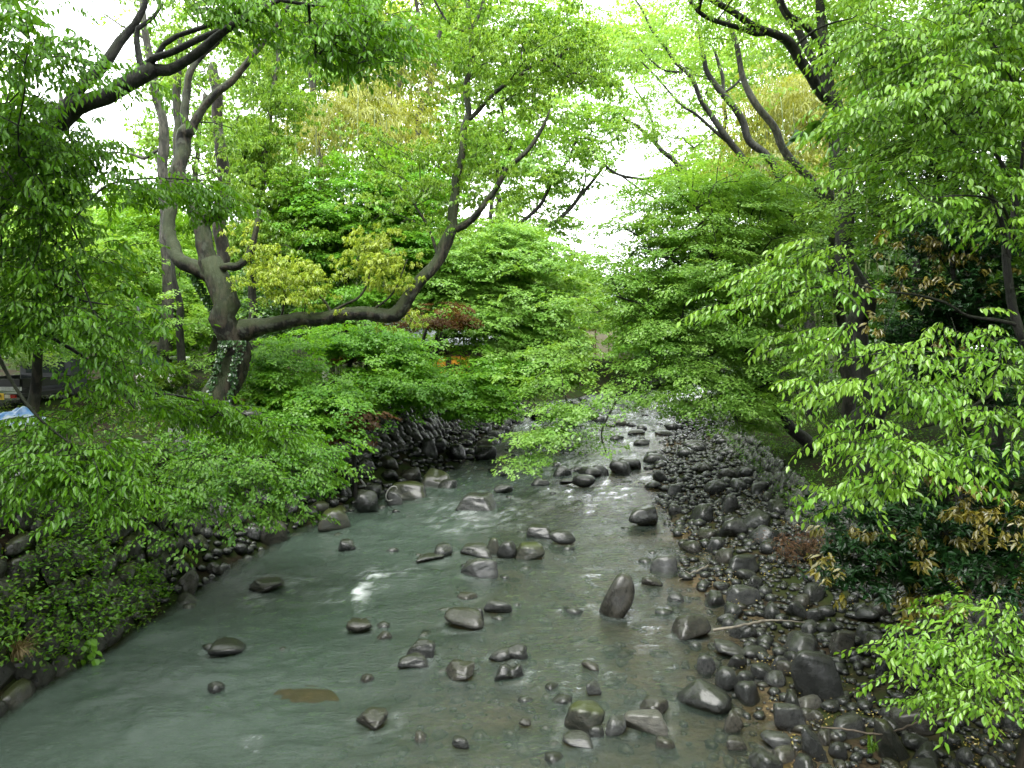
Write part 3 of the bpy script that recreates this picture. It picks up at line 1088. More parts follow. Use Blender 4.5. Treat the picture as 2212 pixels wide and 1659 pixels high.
def w_attr(x, y, z):
    f = np.zeros_like(x)
    st = fbm(np.stack([x * 7.0 - 2 * y, y * 5.0, 0 * x], 1), 25, 4)
    for (px_, py_, w_, a_) in FOAM_SHEEN:
        g = G(px_, py_)
        ww = m_of(w_, g[1])
        e = np.exp(-((x - g[0]) / ww) ** 2 - ((y - g[1]) / (ww * 1.7)) ** 2)
        f = np.maximum(f, a_ * (1.1 if a_ > .55 else 0.6) * e * np.clip(0.1 + 2.4 * st, 0, 1))
    for ri, (qx, qy, qr) in enumerate(ROCKS):
        if qr > 0.14 and ri not in FLATROCKS and XL(qy) + 0.4 < qx < XR(qy) + 0.3:
            dx, dy = (x - qx) / qr, (y - qy) / qr
            rr_ = np.sqrt(dx * dx + dy * dy)
            f = np.maximum(f, 0.06 * np.exp(-((rr_ - 1.1) / 0.2) ** 2) * np.clip(0.4 + 1.8 * st, 0, 1))
    f = np.maximum(f, (0.14 + 0.5 * sstep(26, 42, y)) * sstep(0.30 - 0.22 * sstep(26, 42, y), 0.6, st) * sstep(16, 28, y))  # far upstream: sky sheen painted as pale streaks over the broken shallows
    return {'depth': np.clip(z - hz(x, y), 0, 3), 'foam_sheen': np.clip(f, 0, 0.9)}


yw = np.concatenate([np.linspace(-20, 5.5, 12), 5.6 * np.exp(np.arange(0, math.log(62 / 5.6), 0.0075)), np.geomspace(63, 160, 40)])
ow = np.linspace(-7.6, 7.6, 210)
tag(grid_mesh('river', yw, ow, CEN, water_z, wm, w_attr), kind='structure')

# ------------------------------------------------------------------ foliage
def leaf_shape(l, w, kind):
    if kind == 'kite':
        v = np.array([(0, 0, 0), (0.42 * l, 0.5 * w, 0.06 * l), (l, 0, -0.06 * l), (0.42 * l, -0.5 * w, 0.06 * l)])
        return v, np.array([(0, 3, 2, 1)])
    if kind == 'tri':
        return np.array([(0, -0.5 * w, 0.03 * l), (0, 0.5 * w, 0.03 * l), (l, 0, -0.05 * l)]), np.array([(0, 2, 1)])
    if kind == 'star':                       # five lobed maple leaf
        pts = [(0, 0, 0)]
        for k, a in enumerate((-100, -52, 0, 52, 100)):
            ln = (0.5, 0.85, 1.0, 0.85, 0.5)[k] * l * 0.62
            a = math.radians(a)
            pts.append((0.38 * l + ln * math.cos(a), ln * math.sin(a), -0.05 * l))
        v = np.array([(0.38 * l, 0, 0.04 * l)] + [(0.0, 0, 0)] + pts[1:])
        q = []
        for k in range(2, 7):
            c = v[0]
            d = v[k] - c
            n = np.array([-d[1], d[0], 0]) * 0.22
            q.append((c + d * 0.35 + n, c + d * 0.35 - n))
        vv = [v[0]]
        f = []
        for k in range(2, 7):
            i = len(vv)
            vv += [q[k - 2][1], v[k], q[k - 2][0]]
            f.append((0, i, i + 1, i + 2))
        return np.array(vv), np.array(f)
    v = np.array([(0, 0, 0), (0.26 * l, 0.46 * w, 0.10 * w), (0.62 * l, 0.40 * w, 0.02 * l), (l, 0, -0.10 * l), (0.62 * l, -0.40 * w, 0.02 * l), (0.26 * l, -0.46 * w, 0.10 * w)])
    return v, np.array([(0, 3, 2, 1), (0, 5, 4, 3)])


def rots(yaw, pitch, roll):
    cy_, sy = np.cos(yaw), np.sin(yaw)
    cp, sp = np.cos(pitch), np.sin(pitch)
    cr_, sr = np.cos(roll), np.sin(roll)
    z0 = np.zeros_like(cy_)
    o1 = np.ones_like(cy_)
    Rz = np.stack([np.stack([cy_, -sy, z0], -1), np.stack([sy, cy_, z0], -1), np.stack([z0, z0, o1], -1)], -2)
    Ry = np.stack([np.stack([cp, z0, -sp], -1), np.stack([z0, o1, z0], -1), np.stack([sp, z0, cp], -1)], -2)
    Rx = np.stack([np.stack([o1, z0, z0], -1), np.stack([z0, cr_, -sr], -1), np.stack([z0, sr, cr_], -1)], -2)
    return Rz @ Ry @ Rx


class Spray:                                 # leaves (position, rotation*scale) and twig tubes of one twig
    def __init__(s, pos, rot, twigs):
        s.pos, s.rot = pos, rot
        mb = MB()
        for p, rr in twigs:
            tube(mb, p, rr, 3, cap=False)
        s.tv = np.concatenate(mb.v) if mb.v else np.zeros((0, 3))
        s.tf = np.concatenate([f for f, _ in mb.f]) if mb.f else np.zeros((0, 4), int)


def spray_fan(r, L, W, n, droop, pm, psd, twig=True, back=0.0, rollsd=0.4, tipdroop=0.3):
    x = L * r.random(n) ** 0.75
    shape = np.sin(np.clip(x / L * 0.85 + 0.12, 0, 1) * math.pi) ** 0.7
    y = W * 0.5 * shape * r.uniform(-1, 1, n)
    z = -droop * (x / L) ** 2 * L - 0.25 * np.abs(y) * droop + r.normal(0, 0.035 * L, n)
    yaw = np.arctan2(y, 0.35 * L) * 1.2 + r.normal(0, 0.6, n)
    pitch = r.normal(pm, psd, n) - tipdroop * x / L
    roll = r.normal(0, rollsd, n)
    rot = rots(yaw, pitch, roll) * r.uniform(0.7, 1.15, n)[:, None, None]
    tw = []
    if twig:
        xs = np.linspace(-back, L * 0.95, 4)
        tw.append((np.stack([xs, 0 * xs, -droop * np.clip(xs / L, 0, 1) ** 2 * L - 0.01], 1), np.array([0.007, 0.006, 0.004, 0.002]) * (0.6 + 0.6 * L)))
        for k in range(4):
            x0 = L * (0.15 + 0.18 * k)
            sgn = 1 if k % 2 else -1
            q = np.array([[x0, 0, -droop * (x0 / L) ** 2 * L - 0.01], [x0 + 0.2 * L, sgn * 0.3 * W, -droop * ((x0 + 0.2 * L) / L) ** 2 * L - 0.02]])
            tw.append((q, np.array([0.004, 0.0015]) * (0.6 + 0.6 * L)))
    return Spray(np.stack([x, y, z], 1), rot, tw)


def spray_alt(r, L, n, droop, hang):         # one arching twig with hanging leaves left and right
    x = L * (np.arange(n) + 0.6) / n
    side = np.where(np.arange(n) % 2 == 0, 1, -1)
    z = -droop * (x / L) ** 2 * L
    y = side * 0.012 + r.normal(0, 0.006, n)
    yaw = side * r.uniform(0.35, 1.1, n)
    pitch = -r.normal(hang, 0.24, n) - 0.25 * x / L
    rot = rots(yaw, pitch, side * -0.3 + r.normal(0, 0.4, n)) * (r.uniform(0.55, 1.2, n) * (1.05 - 0.35 * np.abs(x / L - 0.5)))[:, None, None]
    xs = np.linspace(0, L * 0.98, 5)
    tw = [(np.stack([xs, 0 * xs, -droop * (xs / L) ** 2 * L], 1), np.array([0.0045, 0.004, 0.003, 0.002, 0.001]))]
    return Spray(np.stack([x, y, z], 1), rot, tw)


def spray_rosettes(r, R, k, n, pitch, psd):
    pos, yaw, pit, tw = [], [], [], []
    for _ in range(k):
        d = r.normal(size=3)
        d /= np.linalg.norm(d)
        d[2] = abs(d[2]) * 0.7
        c = d * R * r.uniform(0.5, 1.0)
        for q in range(n):
            pos.append(c + r.normal(0, 0.012, 3) + np.array([0, 0, -0.05 * q / n]))
            yaw.append(q * 2.4 + r.normal(0, 0.3))
            pit.append(r.normal(pitch, psd))
        tw.append((np.array([[0, 0, -0.3 * R], c * 0.6 + np.array([0, 0, -0.06 * R]), c]), np.array([0.006, 0.004, 0.002])))
    m = len(pos)
    rot = rots(np.array(yaw), np.array(pit), r.normal(0, 0.25, m)) * r.uniform(0.65, 1.15, m)[:, None, None]
    return Spray(np.array(pos), rot, tw)


rs = np.random.default_rng(77)
SP = {
    'zelk': dict(leaf=leaf_shape(0.078, 0.036, 'ovate'), sprays=[spray_alt(rs, rs.uniform(0.32, 0.5), 13, 0.35, 0.75) for _ in range(6)], spt=6, spread=0.16, pitch=(-0.05, 0.22), layer=0, clump=1.0),
    'zelkfine': dict(leaf=leaf_shape(0.070, 0.030, 'ovate'), sprays=[spray_alt(rs, rs.uniform(0.32, 0.5), 15, 0.3, 0.8) for _ in range(6)], spt=6, spread=0.18, pitch=(-0.12, 0.25), layer=0, clump=1.0),
    'maple': dict(leaf=leaf_shape(0.068, 0.066, 'tri'), sprays=[spray_fan(rs, 0.66, 0.60, 46, 0.16, -0.10, 0.22, rollsd=0.26) for _ in range(6)], spt=6, spread=0.32, pitch=(-0.14, 0.13), layer=0.46, clump=1.0),
    'maplestar': dict(leaf=leaf_shape(0.082, 0.050, 'kite'), sprays=[spray_fan(rs, 0.5, 0.42, 34, 0.25, -0.40, 0.30) for _ in range(6)], spt=5, spread=0.22, pitch=(-0.12, 0.18), layer=0.28, clump=1.0),
    'camphor': dict(leaf=leaf_shape(0.105, 0.050, 'tri'), sprays=[spray_rosettes(rs, 0.24, 6, 10, -0.75, 0.35) for _ in range(6)], spt=4, spread=0.30, pitch=(0, 0.2), layer=0, clump=1.0),
    'bg': dict(leaf=leaf_shape(0.13, 0.10, 'tri'), sprays=[spray_fan(rs, 0.95, 0.85, 36, 0.22, -0.25, 0.45) for _ in range(6)], spt=5, spread=0.42, pitch=(-0.05, 0.3), layer=0, clump=1.0),
    'bgfine': dict(leaf=leaf_shape(0.10, 0.06, 'tri'), sprays=[spray_fan(rs, 0.9, 0.7, 40, 0.2, -0.35, 0.45) for _ in range(6)], spt=5, spread=0.4, pitch=(0.1, 0.35), layer=0, clump=1.0),
    'bamboo': dict(leaf=leaf_shape(0.19, 0.045, 'tri'), sprays=[spray_fan(rs, 0.9, 0.6, 34, 0.45, -0.7, 0.35) for _ in range(6)], spt=4, spread=0.35, pitch=(-0.1, 0.3), layer=0, clump=1.0),
    'evergreen': dict(leaf=leaf_shape(0.095, 0.042, 'ovate'), sprays=[spray_rosettes(rs, 0.2, 6, 8, -0.05, 0.45) for _ in range(6)], spt=4, spread=0.24, pitch=(0, 0.3), layer=0, clump=1.0),
    'olive': dict(leaf=leaf_shape(0.105, 0.042, 'ovate'), sprays=[spray_rosettes(rs, 0.08, 2, 7, -0.7, 0.3) for _ in range(6)], spt=3, spread=0.2, pitch=(0, 0.3), layer=0, clump=1.0),
    'shrub': dict(leaf=leaf_shape(0.078, 0.040, 'ovate'), sprays=[spray_alt(rs, rs.uniform(0.28, 0.42), 12, 0.3, 0.55) for _ in range(6)], spt=6, spread=0.16, pitch=(0.0, 0.25), layer=0, clump=1.0),
}


def grow(skel, srad, tips, r, seg=0.35, rmin=0.006):
    """connect every twig tip to the nearest limb with a curved branch; thickness follows the number of tips carried"""
    n0 = len(skel)
    cap = n0 + len(tips) * 40 + 10
    pos = np.zeros((cap, 3))
    pos[:n0] = skel
    par = np.full(cap, -1)
    n = n0
    d0 = np.array([np.min(np.linalg.norm(skel - q, axis=1)) for q in tips])
    ends = []
    for ti in np.argsort(d0):
        q = tips[ti]
        v = pos[:n] - q
        dd = np.linalg.norm(v, axis=1)
        cost = dd * (1 + 0.5 * np.clip(v[:, 2] / (dd + 1e-6), -0.5, 1)) + np.where(np.arange(n) < n0, 0.0, 0.06)
        i = int(np.argmin(cost))
        a = pos[i]
        L = dd[i]
        k = int(np.clip(L / seg, 1, 36))
        mid = (a + q) / 2 + np.array([0, 0, 0.10 * L]) + r.normal(0, 0.07, 3) * L
        last = i
        for j in range(1, k + 1):
            s = j / k
            p_ = (1 - s) ** 2 * a + 2 * s * (1 - s) * mid + s * s * q
            if j < k:
                p_ = p_ + r.normal(0, 0.03, 3) * min(L, 1.5)
            pos[n] = p_
            par[n] = last
            last = n
            n += 1
        ends.append(last)
    cnt = np.zeros(n)
    for e in ends:
        cnt[e] += 1
    for i in range(n - 1, n0 - 1, -1):
        if par[i] >= 0:
            cnt[par[i]] += cnt[i]
    rad = rmin * np.sqrt(np.maximum(cnt, 1)) * 0.95
    done = np.zeros(n, bool)
    out = []
    for e in ends:
        path, pr = [], []
        i = e
        while True:
            path.append(pos[i])
            pr.append(rad[i] if i >= n0 else min(pr[-1] * 1.1, srad[i]))
            if i < n0 or done[i]:
                break
            done[i] = True
            i = par[i]
        if len(path) > 1:
            out.append((np.array(path[::-1]), np.array(pr[::-1])))
    return out


def crown_tips(crowns, sp, r):
    tips, wts = [], []
    for (px, py, rx, ry, d, rd, dens) in crowns:
        c = P(px, py, d)
        a, b = m_of(rx, d), m_of(ry, d)
        n = max(1, int(math.pi * a * b * dens / sp['spt'] + 0.5))
        q = r.normal(size=(n, 3))
        q /= np.linalg.norm(q, axis=1)[:, None]
        q *= (r.random(n) ** (1 / 2.2) * (0.86 + 0.42 * vnoise(q * 1.9 + c * 0.37, 33)) * np.where(r.random(n) < 0.09, 1.35, 1.0))[:, None]
        p_ = c + q * np.array([a, rd, b])
        if sp['layer']:
            ly_ = sp['layer']
            off = 0.6 * vnoise(np.stack([p_[:, 0] * .5, p_[:, 1] * .5, 0 * p_[:, 0]], 1), 4)
            p_[:, 2] = np.round((p_[:, 2] + off) / ly_) * ly_ - off + r.normal(0, 0.10, n)
        wx, wy, wz = proj(p_)                  # the boughs leave a window towards the houses at the bend
        mg = 0.26 * F / np.maximum(wz, 1)
        inw = (wx > 576 - mg) & (wx < 626 + mg) & (wy > 326 - mg) & (wy < 379 + mg * 0.6)
        p_ = p_[~(inw & (r.random(n) < (0.9 if d < 45 else 0.75)))]
        tips.append(p_)
    return np.concatenate(tips)


def leaves_at(tips, heart, sp, r, scale=1.0, out=1.0):
    """leaf transforms and twig geometry of the sprays at the tips"""
    spt = sp['spt']
    n = len(tips) * spt
    base = np.repeat(tips, spt, 0) + r.normal(0, 1, (n, 3)) * sp['spread'] * np.array([1, 1, 0.22 if sp['layer'] else 0.35]) * scale
    dirs = base - heart
    yaw = np.arctan2(dirs[:, 1], dirs[:, 0]) + r.normal(0, 1.1 / out, n)
    pitch = r.normal(sp['pitch'][0], sp['pitch'][1], n)
    roll = r.normal(0, 0.10 if sp['layer'] else 0.22, n)
    R = rots(yaw, pitch, roll) * (r.uniform(0.75, 1.2, n) * scale)[:, None, None]
    tint_s = np.clip(0.5 + 0.22 * np.repeat(r.normal(size=len(tips)), spt) + 0.15 * r.normal(size=n), 0, 1)
    lp, lr_, lt, tv, tf, off = [], [], [], [], [], 0
    kk = r.integers(0, len(sp['sprays']), n)
    for k, s in enumerate(sp['sprays']):
        ix = np.where(kk == k)[0]
        if not len(ix):
            continue
        lp.append((np.einsum('sij,lj->sli', R[ix], s.pos) + base[ix][:, None]).reshape(-1, 3))
        lr_.append(np.einsum('sij,ljk->slik', R[ix], s.rot).reshape(-1, 3, 3))
        lt.append(np.repeat(tint_s[ix], len(s.pos)))
        if len(s.tv):
            v = (np.einsum('sij,lj->sli', R[ix], s.tv) + base[ix][:, None])
            tv.append(v.reshape(-1, 3))
            f = s.tf[None] + (np.arange(len(ix)) * len(s.tv))[:, None, None] + off
            tf.append(f.reshape(-1, 4))
            off += len(s.tv) * len(ix)
    lt = np.clip(np.concatenate(lt) + r.normal(0, 0.22, sum(map(len, lt))), 0, 1)
    return np.concatenate(lp), np.concatenate(lr_), lt, tv, tf


def add_leaves(mb, lp, lr_, lt, shape, mi=0):
    v, f = shape
    V = np.einsum('nij,vj->nvi', lr_, v) + lp[:, None]
    n, k = len(lp), len(v)
    ff = f[None] + (np.arange(n) * k)[:, None, None]
    mb.add(V.reshape(-1, 3), ff.reshape(-1, f.shape[1]), mi, tint=np.repeat(lt, k))


LS = {'zelk': 1.08}
DS = {'zelk': 1.75, 'zelkfine': 2, 'maple': 1.4, 'maplestar': 1.7, 'camphor': 1.7, 'bg': 1.25, 'bgfine': 1.7, 'bamboo': 1.2, 'evergreen': 2.1, 'olive': 1.7, 'shrub': 2.2}
_SINGLE = {}
NLEAVES = [0]


def single_leaf(spn, mname, k):
    key = (spn, mname, k)
    if key not in _SINGLE:
        mb = MB()
        v, f = SP[spn]['leaf']
        mb.add(v, f, 0, tint=k / 5)
        _SINGLE[key] = mb.mesh('leaf', M[mname])
    return _SINGLE[key]


def tree(name, label, base, limbs, crowns, spn, lm, bm, group=None, seed=1, singles=0, cat='tree', scale=1.0, heart=None,
         twigs=True, sides=7, lump=0.10, rmin=0.006, extra=(), dens=1.0, seg=0.35, out=1.0, base_z=None):
    """base: (px, d) of the foot; limbs: lists of (px, py, d, radius px); crowns: ellipsoids (px, py, rx, ry, d, rd, sprays per m2)"""
    r = np.random.default_rng(seed)
    sp = SP[spn]
    bp_ = P(base[0], 900, base[1])
    bz = gz(bp_[0], bp_[1]) if base_z is None else base_z
    foot = np.array([bp_[0], bp_[1], bz - 0.15])
    root = thing(name, label, cat, (foot[0], foot[1], bz), group)
    o0 = np.array(root.location)
    tb = MB()
    skel, srad = [], []
    for li, lb in enumerate(limbs):
        pts = np.array([P(a, b, c) for a, b, c, _ in lb])
        rad = np.array([m_of(q, c) for _, _, c, q in lb])
        if li == 0:
            pts = np.vstack([foot, pts])
            rad = np.concatenate([[rad[0] * 1.5], rad])
        p2, r2 = crom(pts, rad, max(0.12, rad.max() * 0.6))
        rough = max(rad.max(), 0.02)
        p2 = p2 + np.stack([vnoise(p2 * 1.3, seed + 40 + k) for k in range(3)], 1) * rough * 0.55
        tube(tb, p2, r2, sides + (5 if rad.max() > 0.2 else 0), 0, lump, seed + li)
        keep = np.arange(0, len(p2), max(1, int(0.25 / max(0.12, rad.max() * 0.6))))
        if li == 0:
            keep = keep[keep > len(p2) * 0.35]
        skel.append(p2[keep])
        srad.append(r2[keep])
    skel, srad = np.vstack(skel), np.concatenate(srad)
    cb = MB()
    allc = [(crowns, spn, lm)] + list(extra)
    mats_ = []
    near = []
    for ci, (cr_, s_, m_) in enumerate(allc):
        cr_ = [c[:6] + (c[6] * dens * DS[s_] * (1.0 if base[1] < 33 else 0.62),) for c in cr_]
        tips = crown_tips(cr_, SP[s_], r)
        hrt = skel.mean(0) if heart is None else P(*heart)
        for p_, rr in grow(skel, srad, tips, r, seg, rmin):
            tube(tb, p_, rr, 5 if rr.max() > 0.02 else 3, 0, 0, cap=False)
        lp, lr_, lt, tv, tf = leaves_at(tips, hrt, SP[s_], r, scale, out)
        if twigs and tv and base[1] < 15.5:
            tvv = np.concatenate(tv)
            tb.add(tvv, np.concatenate(tf), 0)
        lr_ = lr_ * LS.get(s_, 1.0) * max(1.0, min(2.2, (2.8 if base[1] < 33 else 3.6) / (np.ptp(SP[s_]['leaf'][0][:, 0]) * scale * F / base[1])))
        NLEAVES[0] += len(lp)
        if singles and ci == 0:
            x_, y_, z_ = proj(lp)
            ok = (x_ > 4) & (x_ < 1020) & (y_ > 4) & (y_ < 764)
            od = np.argsort(np.where(ok, z_, 1e3))[:singles]
            msk = np.ones(len(lp), bool)
            msk[od] = False
            near = [(lp[i], lr_[i], lt[i], s_, m_) for i in od]
            lp, lr_, lt = lp[msk], lr_[msk], lt[msk]
        add_leaves(cb, lp, lr_, lt, SP[s_]['leaf'], ci)
        mats_.append(M[m_])
    tb.build('trunk', M[bm], root, True, o0)
    co = cb.build('crown', mats_, root, False, o0)
    co['kind'] = 'stuff'
    for (p_, R_, t_, s_, m_) in near:
        me = single_leaf(s_, m_, int(round(t_ * 5)))
        q = p_ - o0
        m4 = Matrix(((R_[0][0], R_[0][1], R_[0][2], q[0]), (R_[1][0], R_[1][1], R_[1][2], q[1]), (R_[2][0], R_[2][1], R_[2][2], q[2]), (0, 0, 0, 1)))
        link_obj('leaf', me, root, m4)
    return root


# ---- the old mossy tree with the long limb
LIMB = [(532, 722, 19, 24), (565, 712, 19, 19), (600, 705, 18.9, 16), (700, 686, 18.8, 14), (790, 677, 18.8, 15), (850, 676, 18.9, 16),
        (880, 652, 19, 15), (905, 618, 19, 13), (945, 558, 19.2, 12.5), (975, 498, 19.4, 13)]
camphor = tree('camphor_tree', 'huge mossy tree with ivied leaning trunk and one long limb over the river', (475, 19), [
    [(484, 850, 19, 36), (498, 810, 19, 30), (512, 740, 19, 27), (505, 703, 19, 27), (484, 660, 19, 27), (462, 620, 19, 28), (434, 572, 19, 26)],
    [(446, 592, 19, 20), (434, 530, 19, 18), (425, 470, 19.1, 16), (410, 435, 19.2, 14), (400, 390, 19.3, 14), (392, 350, 19.3, 14), (388, 312, 19.4, 15), (398, 290, 19.4, 15), (415, 280, 19.4, 16)],
    [(448, 598, 19, 18), (397, 562, 19.2, 16), (370, 520, 19.4, 15), (362, 480, 19.7, 13), (370, 420, 20, 12), (380, 340, 20.2, 10), (383, 250, 20.4, 9), (384, 160, 20.5, 8), (390, 60, 20.6, 6)],
    [(425, 475, 19.1, 14), (450, 470, 19, 15), (472, 462, 18.9, 13), (490, 440, 18.8, 9), (478, 410, 18.8, 7)],
    [(408, 285, 19.4, 10), (401, 255, 19.4, 9), (405, 200, 19.5, 8), (413, 150, 19.5, 7), (443, 110, 19.6, 6), (475, 85, 19.6, 4), (500, 40, 19.6, 3)],
    [(415, 282, 19.4, 11), (432, 255, 19.4, 9), (467, 207, 19.3, 8), (500, 180, 19.3, 8), (520, 155, 19.3, 7), (540, 127, 19.2, 6), (587, 72, 19.2, 5), (610, 40, 19.2, 4), (640, -20, 19.2, 3)],
    LIMB,
    [(975, 498, 19.4, 12), (982, 433, 19.5, 10), (986, 383, 19.6, 9), (1000, 330, 19.7, 8), (1004, 283, 19.8, 8), (1014, 245, 19.8, 7), (1012, 180, 19.9, 7), (1019, 110, 20, 6), (1012, 30, 20, 5), (1000, -90, 20, 4)],
    [(978, 500, 19.4, 9), (1002, 487, 19.3, 8), (1032, 462, 19.2, 7), (1070, 410, 19.1, 6), (1097, 367, 19, 6), (1137, 327, 18.9, 5), (1167, 277, 18.9, 4), (1185, 235, 18.9, 2)],
    [(1012, 262, 19.8, 5), (1030, 243, 19.8, 5), (1070, 200, 19.8, 4.5), (1130, 160, 19.8, 4), (1175, 131, 19.8, 3.5), (1200, 138, 19.8, 3.5), (1224, 107, 19.8, 3), (1270, 92, 19.8, 2)],
    [(1200, 138, 19.8, 2.5), (1225, 155, 19.8, 2), (1270, 162, 19.8, 1.5), (1300, 180, 19.8, 1.2)],
    [(1019, 60, 20, 4), (1040, 20, 20, 4), (1050, -30, 20, 3)],
    [(946, 556, 19.2, 4), (930, 500, 19.2, 3), (905, 455, 19.2, 2.5), (860, 400, 19.2, 2)],
    [(470, 600, 19, 9), (482, 578, 18.9, 9), (515, 576, 18.8, 9), (540, 545, 19, 8), (552, 490, 19, 6), (556, 450, 19.1, 5)],
    [(600, 703, 18.9, 3), (612, 670, 18.9, 2.5), (622, 620, 18.9, 2)], [(700, 684, 18.8, 4), (735, 662, 18.8, 3), (775, 640, 18.8, 2.5), (800, 600, 18.8, 2)],
    [(720, 684, 18.8, 4), (705, 655, 18.8, 3), (690, 640, 18.8, 2)], [(800, 672, 18.8, 3), (850, 630, 18.8, 2), (880, 560, 18.8, 1.5)]],
    [(1000, 330, 110, 130, 19.7, 1.6, 9), (1150, 130, 130, 100, 19.8, 1.7, 13), (1260, 130, 90, 120, 19.8, 1.6, 13), (1020, 130, 120, 130, 19.9, 1.7, 10), (1120, 230, 150, 70, 19.6, 1.4, 7),
     (900, 420, 130, 110, 19.4, 1.5, 9), (1080, 400, 90, 70, 19.3, 1.4, 7), (840, 330, 110, 100, 20.5, 1.6, 7), (480, 280, 70, 120, 20.6, 1.5, 7), (560, 120, 90, 110, 19.6, 1.5, 7), (420, 100, 70, 90, 20, 1.4, 5),
     (1080, -60, 180, 70, 20, 2, 4), (720, -120, 260, 110, 20, 2, 8), (760, -330, 260, 150, 17, 3, 7), (560, -420, 200, 160, 14, 3, 7), (470, 390, 70, 50, 19.5, 1.2, 6)],  # the highest crowns, out of view, are added to shade the river
    'camphor', 'camphor', 'bark_moss', seed=11, lump=0.2, rmin=0.0055,
    extra=[([(610, 600, 85, 58, 18.9, 0.8, 26), (650, 640, 70, 30, 18.7, 0.6, 24), (560, 560, 50, 60, 19.2, 0.7, 14), (810, 565, 75, 68, 18.9, 0.8, 26), (850, 620, 40, 30, 18.8, 0.5, 20), (885, 690, 20, 25, 18.9, 0.3, 24)], 'camphor', 'camphor_new')])
# ivy on the trunk
mb = MB()
r = np.random.default_rng(3)
tr_, tr_r = crom(np.array([P(470, 885, 18.9), P(488, 842, 19), P(500, 810, 19), P(512, 740, 19), P(505, 703, 19), P(484, 660, 19), P(455, 600, 19)]), np.array([m_of(q, 19) for q in (42, 32, 29, 28, 27, 30, 33)]), 0.06)
lp, lr2, lt = [], [], []
for _ in range(2600):
    i = int(len(tr_) * r.random() ** 1.3)
    a = r.uniform(math.pi * 0.85, math.pi * 1.78) if i < len(tr_) * 0.5 else r.uniform(math.pi * 0.82, math.pi * 1.15)
    nrm = np.array([math.cos(a), math.sin(a), 0.15])
    if vnoise(np.array([[a * 2.2, i * 0.07, 0.5]]), 12)[0] < (-0.5 if a < 4.0 else 0.05):
        continue
    lp.append(tr_[i] + nrm * tr_r[i] * r.uniform(1.05, 1.3))
    lr2.append(rots(np.array([a + r.normal(0, .5)]), np.array([-0.95 + r.normal(0, .3)]), np.array([r.normal(0, .4)]))[0] * r.uniform(0.8, 1.6))
    lt.append(r.random())
add_leaves(mb, np.array(lp), np.array(lr2), np.array(lt), leaf_shape(0.062, 0.055, 'ovate'))
o = mb.build('ivy', M['ivy'], camphor, False, np.array(camphor.location))
o['kind'] = 'stuff'

tree('tree', 'dark straight trunk with a snapped off top behind the huge mossy tree', (478, 23), [
    [(477, 700, 23, 15), (475, 400, 23, 13), (472, 280, 23, 12), (470, 150, 23, 10), (469, 138, 23, 6)]],
    [(500, 330, 60, 70, 23, 1.0, 6), (445, 230, 50, 60, 23.2, 1, 5)], 'camphor', 'camphor', 'bark_brown', seed=12)
tree('tree', 'slim pale grey trunk curving up left of the huge mossy tree', (362, 25), [
    [(360, 700, 25, 13), (358, 480, 25, 12), (356, 373, 25, 11), (350, 277, 25, 10), (337, 217, 25, 9), (325, 140, 25, 8), (314, 60, 25, 7), (306, -40, 25, 5)],
    [(350, 320, 25, 4), (335, 328, 25, 3.5), (310, 342, 25, 4), (290, 335, 25, 3), (240, 330, 25, 2), (200, 345, 25, 1.5)], [(318, 85, 25, 3), (270, 60, 25, 2), (225, 30, 25, 1.5)]],
    [(300, 290, 50, 60, 25, 1, 4), (370, 150, 80, 110, 25, 1.4, 6), (230, 330, 40, 40, 25, 1, 3), (400, -60, 80, 70, 25, 1.5, 6), (380, 40, 80, 70, 25, 1.4, 6)],
    'camphor', 'camphor', 'bark_grey', seed=13)

